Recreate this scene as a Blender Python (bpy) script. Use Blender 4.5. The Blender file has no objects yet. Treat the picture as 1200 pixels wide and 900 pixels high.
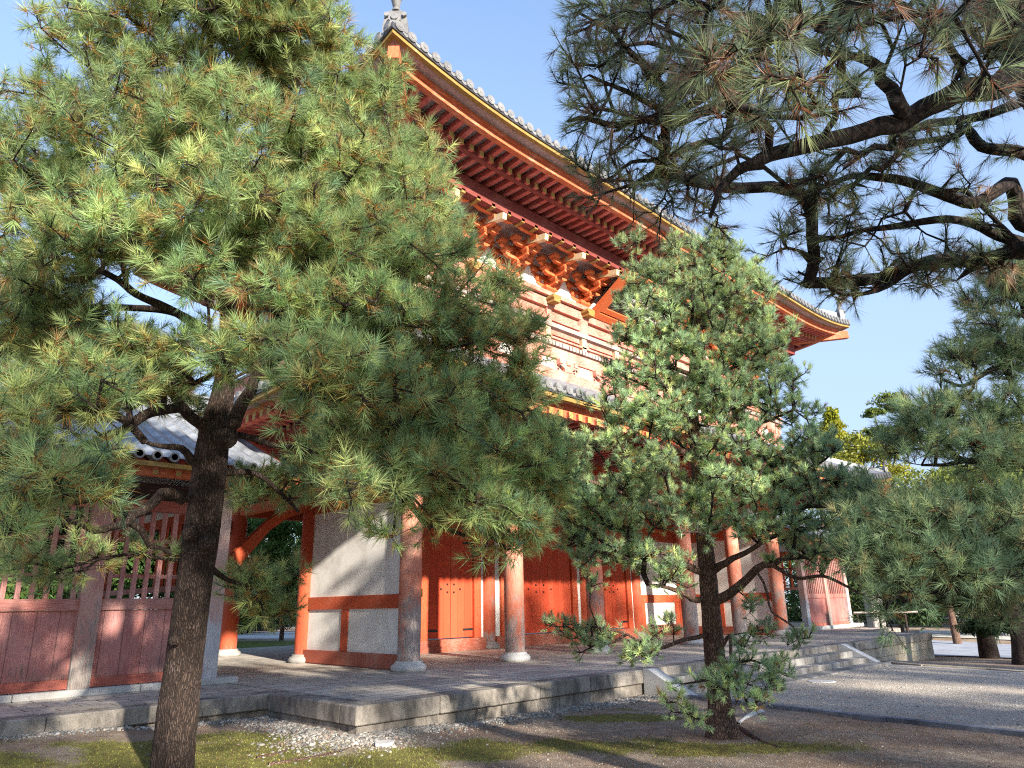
import bpy, math, random
import numpy as np
random.seed(7)
RG = np.random.default_rng(11)
S = bpy.context.scene
COL = S.collection
R = math.radians

# ------------------------------------------------------------------ camera
F_PX, PITCH, AZ, ROLL, EYE = 837.26, R(17.178), R(44.74), R(1.096), 1.55
FW = np.array([math.cos(AZ)*math.cos(PITCH), math.sin(AZ)*math.cos(PITCH), math.sin(PITCH)])
_r = np.array([math.sin(AZ), -math.cos(AZ), 0.0]); _u = np.cross(_r, FW)
RT = math.cos(ROLL)*_r - math.sin(ROLL)*_u
UP = math.sin(ROLL)*_r + math.cos(ROLL)*_u
CAMP = np.array([0, 0, EYE])
def at(x, y, d):
    """world point seen at photo pixel x, y (1200x900) at depth d metres"""
    return CAMP + (FW + (x-600)/F_PX*RT - (y-450)/F_PX*UP)*d
def onz(x, y, z):
    d = FW + (x-600)/F_PX*RT - (y-450)/F_PX*UP
    return CAMP + d*((z-EYE)/d[2])
cam = bpy.data.cameras.new('camera'); co = bpy.data.objects.new('camera', cam); COL.objects.link(co)
from mathutils import Matrix, Vector
m = Matrix(((RT[0], UP[0], -FW[0], 0), (RT[1], UP[1], -FW[1], 0), (RT[2], UP[2], -FW[2], EYE), (0, 0, 0, 1)))
co.matrix_world = m
cam.sensor_width = 36; cam.lens = 36*F_PX/1200; cam.clip_end = 2000; cam.clip_start = 0.05
S.camera = co

# ------------------------------------------------------------------ world, sun
SUN_AZ, SUN_EL = R(258), R(21.5)
w = bpy.data.worlds.new('World'); S.world = w; w.use_nodes = True
nt = w.node_tree; nt.nodes.clear()
sky = nt.nodes.new('ShaderNodeTexSky'); sky.sky_type = 'NISHITA'; sky.sun_disc = False
sky.sun_elevation = SUN_EL
sky.sun_rotation = math.atan2(math.cos(SUN_AZ), math.sin(SUN_AZ))
sky.air_density = 0.85; sky.dust_density = 0.35; sky.ozone_density = 1.4
bg = nt.nodes.new('ShaderNodeBackground'); bg.inputs[1].default_value = 0.15
ow = nt.nodes.new('ShaderNodeOutputWorld')
tcw = nt.nodes.new('ShaderNodeTexCoord'); spw = nt.nodes.new('ShaderNodeSeparateXYZ'); nt.links.new(tcw.outputs['Generated'], spw.inputs[0])
mrw = nt.nodes.new('ShaderNodeMapRange'); mrw.interpolation_type = 'SMOOTHSTEP'; mrw.inputs[1].default_value = .95; mrw.inputs[2].default_value = .05; mrw.inputs[3].default_value = 0; mrw.inputs[4].default_value = .88
nt.links.new(spw.outputs[2], mrw.inputs[0]); mxw = nt.nodes.new('ShaderNodeMix'); mxw.data_type = 'RGBA'; nt.links.new(mrw.outputs[0], mxw.inputs[0]); nt.links.new(sky.outputs[0], mxw.inputs[6]); mxw.inputs[7].default_value = (1.10, 1.40, 2.0, 1)
nt.links.new(mxw.outputs[2], bg.inputs[0]); nt.links.new(bg.outputs[0], ow.inputs[0])
sl = bpy.data.lights.new('sun', 'SUN'); sl.energy = 4.3; sl.angle = R(1.4); sl.color = (1.0, 0.93, 0.82)
so = bpy.data.objects.new('sun', sl); COL.objects.link(so)
sd = Vector((math.cos(SUN_AZ)*math.cos(SUN_EL), math.sin(SUN_AZ)*math.cos(SUN_EL), math.sin(SUN_EL)))
so.rotation_euler = sd.to_track_quat('Z', 'Y').to_euler(); so.location = (-10, -10, 40)
S.view_settings.view_transform = 'Standard'; S.view_settings.look = 'None'
S.view_settings.exposure = 1.72; S.view_settings.gamma = 1
S.cycles.max_bounces = 6; S.cycles.diffuse_bounces = 3; S.cycles.transmission_bounces = 3
S.cycles.use_adaptive_sampling = True; S.cycles.use_denoising = False; S.cycles.filter_width = 1.15

# ------------------------------------------------------------------ materials
class NB:
    def __init__(s, name):
        s.m = bpy.data.materials.new(name); s.m.use_nodes = True
        s.t = s.m.node_tree; s.t.nodes.clear()
        s.out = s.t.nodes.new('ShaderNodeOutputMaterial')
        s.p = s.t.nodes.new('ShaderNodeBsdfPrincipled')
        s.t.links.new(s.p.outputs[0], s.out.inputs[0])
        s.p.inputs['Specular IOR Level'].default_value = 0.3
    def n(s, ty, **kw):
        n = s.t.nodes.new(ty)
        for k, v in kw.items():
            if k.startswith('i_'):
                n.inputs[k[2:].replace('_', ' ')].default_value = v
            else: setattr(n, k, v)
        return n
    def l(s, a, b): s.t.links.new(a, b)
    def coords(s, scale=(1, 1, 1), rot=(0, 0, 0)):
        g = s.n('ShaderNodeNewGeometry'); mp = s.n('ShaderNodeMapping')
        mp.inputs['Scale'].default_value = scale; mp.inputs['Rotation'].default_value = rot
        s.l(g.outputs['Position'], mp.inputs[0]); return mp.outputs[0]
    def noise(s, co, scale, detail=4, rough=.55, dist=0.0):
        n = s.n('ShaderNodeTexNoise'); n.inputs['Scale'].default_value = scale
        n.inputs['Detail'].default_value = detail; n.inputs['Roughness'].default_value = rough
        n.inputs['Distortion'].default_value = dist
        s.l(co, n.inputs['Vector']); return n.outputs['Fac']
    def ramp(s, fac, stops, interp='LINEAR'):
        r = s.n('ShaderNodeValToRGB'); r.color_ramp.interpolation = interp
        e = r.color_ramp.elements
        while len(e) < len(stops): e.new(.5)
        for el, (p, c) in zip(e, stops):
            el.position = p; el.color = (*c, 1) if len(c) == 3 else c
        s.l(fac, r.inputs[0]); return r.outputs[0]
    def mix(s, fac, a, b, mode='MIX'):
        mx = s.n('ShaderNodeMix', data_type='RGBA', blend_type=mode)
        for inp, v in ((0, fac), (6, a), (7, b)):
            if isinstance(v, (int, float)): mx.inputs[inp].default_value = v
            elif isinstance(v, tuple): mx.inputs[inp].default_value = (*v, 1)
            else: s.l(v, mx.inputs[inp])
        return mx.outputs[2]
    def math(s, op, a, b=0.0, clamp=False):
        mn = s.n('ShaderNodeMath', operation=op); mn.use_clamp = clamp
        for i, v in enumerate((a, b)):
            if isinstance(v, (int, float)): mn.inputs[i].default_value = v
            else: s.l(v, mn.inputs[i])
        return mn.outputs[0]
    def bump(s, h, strength=.3, dist=.01):
        b = s.n('ShaderNodeBump'); b.inputs['Strength'].default_value = strength
        b.inputs['Distance'].default_value = dist; s.l(h, b.inputs['Height'])
        s.l(b.outputs[0], s.p.inputs['Normal'])
    def base(s, c):
        if isinstance(c, tuple): s.p.inputs['Base Color'].default_value = (*c, 1)
        else: s.l(c, s.p.inputs['Base Color'])
    def rough(s, v): s.p.inputs['Roughness'].default_value = v

def grey3(v): return (v, v, v)
def paint(name, col, worn, amt=.5, grain=(6, 6, .7), fine=26, seam=None, low=None):
    """painted timber: streaky along the grain, worn to a second colour; low=(z0,z1,colour) bare wood near the foot"""
    b = NB(name); co = b.coords(grain)
    n1 = b.noise(co, fine, 5, .65); n2 = b.noise(b.coords((1, 1, .6)), 1.7, 4, .6)
    wear = b.math('ADD', b.math('MULTIPLY', n1, .55), b.math('MULTIPLY', n2, .6))
    f = b.ramp(wear, [(max(0, .72-amt*.35), (0, 0, 0)), (.88-amt*.2, (1, 1, 1))])
    dark = tuple(c*.62 for c in col)
    c0 = b.mix(b.ramp(n1, [(.35, (0, 0, 0)), (.65, (1, 1, 1))]), dark, col)
    c = b.mix(f, c0, worn)
    if low:
        g = b.n('ShaderNodeNewGeometry'); sp = b.n('ShaderNodeSeparateXYZ'); b.l(g.outputs['Position'], sp.inputs[0])
        mr = b.n('ShaderNodeMapRange'); mr.inputs[1].default_value = low[0]; mr.inputs[2].default_value = low[1]
        mr.inputs[3].default_value = .85; mr.inputs[4].default_value = 0; b.l(sp.outputs[2], mr.inputs[0])
        k = b.math('ADD', mr.outputs[0], b.math('MULTIPLY', b.math('SUBTRACT', wear, .58), 3.2))
        c = b.mix(b.ramp(k, [(.42, (0, 0, 0)), (.6, (1, 1, 1))]), c,
                  b.mix(b.ramp(n1, [(.4, (0, 0, 0)), (.6, (1, 1, 1))]), low[2], low[3]))
    if seam:
        ax, pitch, off = seam
        g = b.n('ShaderNodeNewGeometry'); sp = b.n('ShaderNodeSeparateXYZ'); b.l(g.outputs['Position'], sp.inputs[0])
        v = b.math('ADD', b.math('DIVIDE', sp.outputs[ax], pitch), off)
        fr = b.math('FRACT', v); d = b.math('ABSOLUTE', b.math('SUBTRACT', fr, .5))
        line = b.ramp(d, [(.0, (1, 1, 1)), (.03, (0, 0, 0))])
        fl = b.math('FLOOR', b.math('ADD', v, .5))
        wn = b.n('ShaderNodeTexWhiteNoise', noise_dimensions='1D'); b.l(fl, wn.inputs['W'])
        c = b.mix(b.math('MULTIPLY', wn.outputs['Value'], .35), c, worn)
        c = b.mix(b.math('MULTIPLY', line, .8), c, tuple(x*.15 for x in col))
    b.base(c); b.rough(.75); b.bump(n1, .35, .006); return b.m

M = {}
VERM = (.60, .10, .035)
M['door'] = paint('door_vermilion', (.66, .075, .025), (.62, .14, .065), .25, (8, 8, .6), 22, seam=(0, .24, .13))
M['verm'] = paint('vermilion_paint', VERM, (.50, .19, .11), .35, (2, 2, 2), 14)
M['sill'] = paint('faded_vermilion', (.42, .10, .055), (.42, .22, .16), .5, (.8, 6, 6), 14)
M['column'] = paint('weathered_column', (.62, .18, .10), (.64, .36, .27), .55, (7, 7, .35), 16, low=(.5, 2.6, (.58, .48, .42), (.16, .13, .12)))
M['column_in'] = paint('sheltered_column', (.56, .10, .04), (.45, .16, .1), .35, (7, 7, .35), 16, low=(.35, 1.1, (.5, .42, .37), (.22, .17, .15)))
M['upper'] = paint('sun_bleached_vermilion', (.55, .19, .13), (.56, .34, .27), .6, (1.2, 4, 5), 10)
M['bracket'] = paint('bracket_vermilion', (.66, .15, .045), (.64, .26, .13), .4, (3, 3, 3), 9)
M['rafter'] = paint('rafter_red', (.54, .11, .085), (.50, .22, .19), .35, (4, .8, 4), 10)
M['fascia'] = paint('eave_beam_orange', (.60, .15, .06), (.58, .27, .17), .4, (.8, 3, 3), 9)
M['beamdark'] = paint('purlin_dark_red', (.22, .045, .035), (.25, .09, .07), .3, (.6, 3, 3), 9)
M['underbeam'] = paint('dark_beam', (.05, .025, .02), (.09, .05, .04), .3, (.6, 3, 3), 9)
M['yellow'] = paint('yellow_ochre_paint', (.33, .20, .05), (.36, .26, .13), .4, (1, 3, 3), 9)
M['ochre_tip'] = paint('rafter_tip_ochre', (.42, .28, .08), (.45, .33, .18), .4, (3, 3, 3), 9)
M['cream'] = paint('cream_nose_paint', (.68, .50, .26), (.62, .52, .40), .5, (3, 3, 3), 9)
M['soffit'] = paint('soffit_board', (.40, .30, .28), (.48, .38, .36), .5, (2, 2, 2), 9)
M['pinkwood'] = paint('faded_pink_planks', (.38, .11, .09), (.47, .235, .205), .6, (9, 9, .28), 15, seam=(0, .29, .1), low=(.45, 1.0, (.38, .24, .20), (.10, .06, .05)))
M['pinkrail'] = paint('faded_rail', (.40, .13, .10), (.45, .25, .21), .6, (.4, 9, 9), 15)
M['redrail'] = paint('red_top_rail', (.42, .11, .075), (.46, .20, .15), .45, (.4, 9, 9), 15)
M['pinkslat'] = paint('faded_slats', (.44, .15, .12), (.52, .32, .28), .6, (9, 9, .3), 15)
M['pinkpost'] = paint('faded_post', (.46, .18, .14), (.52, .34, .29), .7, (9, 9, .3), 15, low=(.6, 2.0, (.36, .31, .27), (.17, .14, .12)))
M['palepost'] = paint('bleached_post', (.52, .26, .21), (.58, .44, .39), .8, (9, 9, .25), 13, low=(.7, 2.2, (.60, .58, .56), (.34, .35, .38)))
M['greywood'] = paint('grey_weathered_board', (.36, .27, .23), (.46, .38, .34), .6, (.6, 4, 4), 12)

def plaster(name, col, dirt, k=.5):
    b = NB(name); co = b.coords(); n = b.noise(co, 1.6, 6, .65, .6); n2 = b.noise(co, 60, 3, .6)
    f = b.math('MULTIPLY', b.ramp(n, [(.42, (0, 0, 0)), (.72, (1, 1, 1))]), k)
    b.base(b.mix(f, col, dirt)); b.rough(.9); b.bump(n2, .15, .003); return b.m
M['plaster'] = plaster('lime_plaster', (.82, .79, .73), (.54, .50, .45), .8)
M['plaster_up'] = plaster('upper_plaster', (.80, .78, .72), (.66, .58, .48), .5)
M['panel'] = plaster('cream_panel', (.70, .60, .44), (.58, .46, .33), .5)

def stone(name, a, b_, c_, scale=3, block=None, bumps=.4, streak=False):
    b = NB(name); co = b.coords(); n = b.noise(co, scale, 6, .65, .3); n2 = b.noise(co, 90, 3, .7)
    c = b.ramp(n, [(.3, a), (.5, b_), (.72, c_)])
    if streak:
        ns = b.noise(b.coords((2.0, 2.0, .7)), 1.7, 7, .72)
        c = b.mix(b.math('MULTIPLY', b.ramp(ns, [(.40, (0, 0, 0)), (.62, (1, 1, 1))]), .8), c, (.075, .066, .06))
    c = b.mix(.22, c, b.ramp(n2, [(.35, grey3(.12)), (.65, grey3(.9))]), 'OVERLAY')
    h = n2
    if block:
        rot, bw, bh, mortar = block
        br = b.n('ShaderNodeTexBrick'); b.l(b.coords((1, 1, 1), rot), br.inputs['Vector'])
        br.inputs['Scale'].default_value = 1; br.inputs['Brick Width'].default_value = bw
        br.inputs['Row Height'].default_value = bh; br.inputs['Mortar Size'].default_value = mortar
        br.inputs['Mortar Smooth'].default_value = .2; br.offset = .5
        br.inputs['Color1'].default_value = (.72, .72, .72, 1); br.inputs['Color2'].default_value = (1, 1, 1, 1)
        br.inputs['Mortar'].default_value = (.22, .20, .18, 1)
        c = b.mix(1.0, c, br.outputs['Color'], 'MULTIPLY')
        h = b.math('SUBTRACT', b.math('MULTIPLY', n2, .3), br.outputs['Fac'])
    b.base(c); b.rough(.88); b.bump(h, bumps, .008); return b.m
M['granite'] = stone('granite_block', (.22, .19, .155), (.36, .315, .26), (.48, .43, .36), 2.2, streak=True)
M['granite2'] = stone('tan_rubble_stone', (.24, .20, .14), (.38, .33, .25), (.48, .44, .36), 2.0)
M['granite3'] = stone('pale_granite', (.42, .40, .37), (.52, .50, .47), (.60, .58, .55), 2.0)
M['step'] = stone('worn_step_granite', (.20, .185, .165), (.33, .31, .28), (.44, .42, .385), 1.8, streak=True)
M['coping'] = stone('coping_granite', (.34, .32, .29), (.46, .44, .41), (.54, .52, .49), 1.2)
M['paving'] = stone('stone_paving', (.44, .385, .315), (.56, .50, .415), (.66, .60, .51), 1.1, block=((0, 0, 0), .62, .31, .012), bumps=.35)
M['basestone'] = stone('column_base_stone', (.20, .19, .17), (.30, .28, .26), (.38, .36, .33), 5)
M['pebble'] = None

def tile_mat(name, a, b_, c_):
    b = NB(name); co = b.coords(); n = b.noise(co, 3.2, 5, .7, .4); n2 = b.noise(co, 40, 3, .6)
    c = b.ramp(n, [(.3, a), (.5, b_), (.7, c_)])
    b.base(c); b.rough(.42); b.p.inputs['Specular IOR Level'].default_value = .5; b.bump(n2, .3, .004); return b.m
M['tile'] = tile_mat('grey_roof_tile', (.10, .11, .12), (.19, .20, .215), (.30, .31, .33))
M['tilecap'] = tile_mat('tile_end_disc', (.10, .095, .09), (.17, .165, .16), (.24, .235, .225))
M['tiledark'] = tile_mat('tile_underlayer', (.025, .025, .03), (.04, .04, .045), (.07, .07, .075))
M['black'] = NB('black_iron').m; M['black'].node_tree.nodes['Principled BSDF'].inputs['Base Color'].default_value = (.015, .015, .015, 1)
M['white_paint'] = plaster('white_lettering', (.8, .78, .72), (.6, .58, .52), .4)
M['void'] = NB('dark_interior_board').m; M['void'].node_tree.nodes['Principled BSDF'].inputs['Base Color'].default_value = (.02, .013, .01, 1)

def bark(name, a, b_, c_, zs=.22, sc=16):
    b = NB(name); co = b.coords((1, 1, zs))
    v = b.n('ShaderNodeTexVoronoi', feature='DISTANCE_TO_EDGE'); v.inputs['Scale'].default_value = sc
    nz = b.noise(b.coords((1, 1, .5)), 9, 4, .7)
    wv = b.n('ShaderNodeVectorMath', operation='ADD'); b.l(co, wv.inputs[0])
    sc2 = b.n('ShaderNodeVectorMath', operation='SCALE'); sc2.inputs['Scale'].default_value = .05
    nn = b.n('ShaderNodeTexNoise'); nn.inputs['Scale'].default_value = 8; b.l(b.coords(), nn.inputs['Vector'])
    b.l(nn.outputs['Color'], sc2.inputs[0]); b.l(sc2.outputs[0], wv.inputs[1]); b.l(wv.outputs[0], v.inputs['Vector'])
    crack = b.ramp(b.math('ADD', v.outputs['Distance'], b.math('MULTIPLY', b.math('SUBTRACT', b.noise(b.coords((1, 1, .12)), 55, 5, .75), .5), .5)), [(.0, (0, 0, 0)), (.28, (1, 1, 1))])
    n3 = b.noise(b.coords(), 45, 4, .7)
    c = b.ramp(nz, [(.3, a), (.5, b_), (.72, c_)])
    c = b.mix(crack, tuple(x*.5 for x in a), c)
    c = b.mix(.4, c, b.ramp(n3, [(.3, grey3(.2)), (.7, grey3(.8))]), 'OVERLAY')
    b.base(c); b.rough(.95)
    b.bump(b.math('ADD', crack, b.math('MULTIPLY', n3, .5)), .8, .02); return b.m
M['bark1'] = bark('old_pine_bark', (.050, .035, .029), (.10, .066, .05), (.18, .13, .105), .10, 62)
M['bark2'] = bark('young_pine_bark', (.15, .088, .062), (.26, .155, .11), (.38, .25, .185), .35, 44)
M['bark3'] = bark('dark_pine_bark', (.022, .016, .013), (.045, .032, .026), (.085, .064, .052), .6, 20)
M['twig'] = bark('twig_bark', (.05, .034, .028), (.085, .058, .048), (.13, .095, .08), .6, 30)

def leafmat(name, trans=.3, rough=.5):
    b = NB(name)
    a = b.n('ShaderNodeAttribute'); a.attribute_name = 'Col'
    b.l(a.outputs['Color'], b.p.inputs['Base Color']); b.rough(rough)
    tr = b.n('ShaderNodeBsdfTranslucent'); b.l(a.outputs['Color'], tr.inputs['Color'])
    mx = b.n('ShaderNodeMixShader'); mx.inputs[0].default_value = trans
    b.l(b.p.outputs[0], mx.inputs[1]); b.l(tr.outputs[0], mx.inputs[2]); b.l(mx.outputs[0], b.out.inputs[0])
    return b.m
M['needle'] = leafmat('pine_needles', .5, .42)
M['leaf'] = leafmat('broad_leaves', .35, .5)
M['vcol'] = leafmat('ground_litter', .0, .9)

# ------------------------------------------------------------------ object helpers
def tag(o, label=None, cat=None, group=None, kind=None):
    if label: o['label'] = label
    if cat: o['category'] = cat
    if group: o['group'] = group
    if kind: o['kind'] = kind
    return o
ORG = {}
def thing(name, loc, label, cat, group=None):
    o = bpy.data.objects.new(name, None); COL.objects.link(o); o.location = tuple(loc)
    ORG[o.name] = np.array(loc, float); return tag(o, label, cat, group)
def link(name, me, mat, parent=None):
    o = bpy.data.objects.new(name, me); COL.objects.link(o)
    for mm in (mat if isinstance(mat, (list, tuple)) else [mat]): me.materials.append(mm)
    if parent is not None:
        o.parent = parent; ORG[o.name] = ORG[parent.name]
    else: ORG[o.name] = np.zeros(3)
    return o
def npmesh(name, V, faces_n, idx, mat, parent=None, col=None, smooth=False, mi=None):
    """V (n,3), faces_n: verts per face (int or array), idx: flat loop indices"""
    V = np.asarray(V, np.float32)
    if parent is not None: V = V - ORG[parent.name].astype(np.float32)
    me = bpy.data.meshes.new(name); idx = np.asarray(idx, np.int32).ravel()
    if np.isscalar(faces_n): nf = len(idx)//faces_n; tot = np.full(nf, faces_n, np.int32)
    else: tot = np.asarray(faces_n, np.int32); nf = len(tot)
    st = np.concatenate([[0], np.cumsum(tot)[:-1]]).astype(np.int32)
    me.vertices.add(len(V)); me.vertices.foreach_set('co', V.ravel())
    me.loops.add(len(idx)); me.loops.foreach_set('vertex_index', idx)
    me.polygons.add(nf); me.polygons.foreach_set('loop_start', st)
    try: me.polygons.foreach_set('loop_total', tot)
    except Exception: pass
    if smooth: me.polygons.foreach_set('use_smooth', np.ones(nf, bool))
    if mi is not None: me.polygons.foreach_set('material_index', np.asarray(mi, np.int32))
    if col is not None:
        ca = me.color_attributes.new('Col', 'FLOAT_COLOR', 'POINT')
        c4 = np.ones((len(V), 4), np.float32); c4[:, :3] = col; ca.data.foreach_set('color', c4.ravel())
    me.update(calc_edges=True); me.validate()
    return link(name, me, mat, parent)

class MB:
    def __init__(s): s.v = []; s.f = []; s.mi = []; s.sm = []
    def add(s, V, Fc, mi=0, smooth=False):
        n = len(s.v); s.v.extend([tuple(map(float, p)) for p in V])
        for f in Fc: s.f.append(tuple(n+i for i in f)); s.mi.append(mi); s.sm.append(smooth)
    def box(s, x0, x1, y0, y1, z0, z1, mi=0, c=0.0):
        if c:   # chamfered vertical box along its longest axis is enough for blocks
            a = np.array([x0, y0, z0]); b = np.array([x1, y1, z1]); ctr = (a+b)/2; h = (b-a)/2
            s.obox(ctr, (1, 0, 0), (0, 1, 0), (0, 0, 1), h, mi, c); return
        V = [(x0, y0, z0), (x1, y0, z0), (x1, y1, z0), (x0, y1, z0), (x0, y0, z1), (x1, y0, z1), (x1, y1, z1), (x0, y1, z1)]
        s.add(V, [(0, 3, 2, 1), (4, 5, 6, 7), (0, 1, 5, 4), (1, 2, 6, 5), (2, 3, 7, 6), (3, 0, 4, 7)], mi)
    def obox(s, ctr, X, Y, Z, h, mi=0, c=0.0):
        X, Y, Z, ctr = map(lambda q: np.array(q, float), (X, Y, Z, ctr))
        def P(a, b, d): return ctr+X*a+Y*b+Z*d
        if not c:
            V = [P(sx*h[0], sy*h[1], sz*h[2]) for sz in (-1, 1) for sx, sy in ((-1, -1), (1, -1), (1, 1), (-1, 1))]
            s.add(V, [(0, 3, 2, 1), (4, 5, 6, 7), (0, 1, 5, 4), (1, 2, 6, 5), (2, 3, 7, 6), (3, 0, 4, 7)], mi); return
        V = []
        for sz, k in ((-1, c), (-1, 0), (1, 0), (1, c)):
            zz = sz*h[2] if k else sz*(h[2]-c)
            for (sx, sy) in ((-1, -1), (1, -1), (1, 1), (-1, 1)):
                for q in ((c+k, k), (k, c+k)) if (sx*sy > 0) == True else ((k, c+k), (c+k, k)):
                    V.append(P(sx*(h[0]-q[0]), sy*(h[1]-q[1]), zz))
        # ring order fix: sort each ring by angle
        out = []
        for r_ in range(4):
            ring = V[r_*8:(r_+1)*8]
            ring = sorted(ring, key=lambda p: math.atan2((p-ctr)@Y/h[1], (p-ctr)@X/h[0])); out += ring
        Fc = [tuple(range(7, -1, -1)), tuple(range(24, 32))]
        for r_ in range(3):
            for i in range(8):
                j = (i+1) % 8; Fc.append((r_*8+i, r_*8+j, r_*8+8+j, r_*8+8+i))
        s.add(out, Fc, mi)
    def beam(s, a, b, w_, h_, mi=0, up=(0, 0, 1), off=0.0):
        """bar from a to b (centre line of its underside + h/2)"""
        a = np.array(a, float); b = np.array(b, float); d = b-a; L = np.linalg.norm(d); d /= L
        side = np.cross(d, up); side /= np.linalg.norm(side); u_ = np.cross(side, d)
        s.obox((a+b)/2+u_*off, d, side, u_, (L/2, w_/2, h_/2), mi)
    def cyl(s, a, b, r0, r1, n=20, mi=0, caps=True, smooth=True):
        a = np.array(a, float); b = np.array(b, float); d = b-a; d /= np.linalg.norm(d)
        t = np.array([0, 0, 1.]) if abs(d[2]) < .9 else np.array([1., 0, 0])
        u_ = np.cross(t, d); u_ /= np.linalg.norm(u_); v_ = np.cross(d, u_)
        V = []
        for p, r_ in ((a, r0), (b, r1)):
            for i in range(n):
                q = 2*math.pi*i/n; V.append(p+(u_*math.cos(q)+v_*math.sin(q))*r_)
        s.add(V, [(i, (i+1) % n, n+(i+1) % n, n+i) for i in range(n)], mi, smooth)
        if caps: s.add(V[:n], [tuple(range(n-1, -1, -1))], mi); s.add(V[n:], [tuple(range(n))], mi)
    def lathe(s, c, prof, n=28, mi=0):
        V = []
        for r_, z in prof:
            for i in range(n): q = 2*math.pi*i/n; V.append((c[0]+r_*math.cos(q), c[1]+r_*math.sin(q), c[2]+z))
        Fc = [(k*n+i, k*n+(i+1) % n, (k+1)*n+(i+1) % n, (k+1)*n+i) for k in range(len(prof)-1) for i in range(n)]
        s.add(V, Fc, mi, True)
        s.add(V[-n:], [tuple(range(n))], mi); s.add(V[:n], [tuple(range(n-1, -1, -1))], mi)
    def prism(s, pts, off, mi=0):
        """closed polygon pts extruded by vector off"""
        n = len(pts); off = np.array(off, float)
        V = [np.array(p, float) for p in pts]; V += [p+off for p in V]
        s.add(V, [tuple(range(n-1, -1, -1)), tuple(range(n, 2*n))]+[(i, (i+1) % n, n+(i+1) % n, n+i) for i in range(n)], mi)
    def build(s, name, mat, parent=None, label=None):
        if not s.v: return None
        tot = [len(f) for f in s.f]; idx = [i for f in s.f for i in f]
        o = npmesh(name, np.array(s.v), np.array(tot), idx, mat, parent, mi=s.mi)
        o.data.polygons.foreach_set('use_smooth', np.array(s.sm, bool))
        if label: o['label'] = label
        return o

def vnoise(u, v, nu, nv, seed=0):
    """value noise wrapping in u (u in 0..1, v in 0..1)"""
    g = np.random.default_rng(seed).random((nu, nv+2))
    x = u*nu; y = np.clip(v, 0, 1)*nv
    i = np.floor(x).astype(int); j = np.floor(y).astype(int); fx = x-i; fy = y-j
    fx = fx*fx*(3-2*fx); fy = fy*fy*(3-2*fy); i0 = i % nu; i1 = (i+1) % nu; j = np.clip(j, 0, nv); j1 = np.clip(j+1, 0, nv+1)
    return (g[i0, j]*(1-fx)+g[i1, j]*fx)*(1-fy)+(g[i0, j1]*(1-fx)+g[i1, j1]*fx)*fy
def resample(P, step):
    P = np.asarray(P, float)
    # Catmull-Rom through the points (columns: x,y,z,r)
    Q = np.vstack([2*P[0]-P[1], P, 2*P[-1]-P[-2]]); out = []
    for k in range(1, len(Q)-2):
        L = np.linalg.norm(Q[k+1, :3]-Q[k, :3]); n = max(1, int(L/step))
        for t in np.arange(n)/n:
            a, b, c, d = Q[k-1], Q[k], Q[k+1], Q[k+2]
            out.append(.5*((2*b)+(c-a)*t+(2*a-5*b+4*c-d)*t*t+(3*b-a-3*c+d)*t**3))
    out.append(P[-1]); out = np.array(out); out[:, 3] = np.maximum(out[:, 3], .004); return out
def sweep(P, nseg=12, step=.08, bump=0.0, seed=0, ridges=9, flare=0.0):
    """tube along P (x,y,z,r); returns V, quads"""
    Q = resample(P, step); n = len(Q)
    T = np.gradient(Q[:, :3], axis=0); T /= np.linalg.norm(T, axis=1)[:, None]+1e-9
    u_ = np.cross(T[0], [0.3, .9, .1]); u_ /= np.linalg.norm(u_)
    ang = np.arange(nseg)/nseg*2*math.pi; V = np.zeros((n, nseg, 3))
    L = np.concatenate([[0], np.cumsum(np.linalg.norm(np.diff(Q[:, :3], axis=0), axis=1))])
    A, LL = np.meshgrid(ang/(2*math.pi), L/L[-1])
    D = np.zeros_like(A)
    if bump:
        nv = max(4, int(L[-1]/.11)); a = vnoise(A, LL, ridges, nv, seed); b = vnoise(A, LL, ridges*3, nv*3, seed+1); c = vnoise(A, LL, 4, max(2, nv//5), seed+2)
        D = bump*((1-np.abs(2*a-1))*1.0+(1-np.abs(2*b-1))*.6-.8)+bump*1.6*(c-.5)
    for i in range(n):
        u_ = u_-T[i]*(u_@T[i]); u_ /= np.linalg.norm(u_); v_ = np.cross(T[i], u_)
        r_ = Q[i, 3]*(1+D[i])
        if flare: 
            k = math.exp(-L[i]/(.35)); r_ = r_*(1+flare*k*(1+.5*np.sin(ang*3+seed)+.3*np.sin(ang*5+1.3*seed)))
        V[i] = Q[i, :3]+(np.cos(ang)*r_)[:, None]*u_+(np.sin(ang)*r_)[:, None]*v_
    i, j = np.meshgrid(np.arange(n-1), np.arange(nseg), indexing='ij'); j2 = (j+1) % nseg
    Fq = np.stack([i*nseg+j, i*nseg+j2, (i+1)*nseg+j2, (i+1)*nseg+j], -1).reshape(-1, 4)
    return V.reshape(-1, 3), Fq
class Acc:
    def __init__(s): s.V = []; s.F = []; s.n = 0
    def add(s, V, Fq): s.V.append(V); s.F.append(Fq+s.n); s.n += len(V)
    def build(s, name, mat, parent=None, smooth=True):
        return npmesh(name, np.vstack(s.V), 4, np.vstack(s.F), mat, parent, smooth=smooth)

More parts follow.
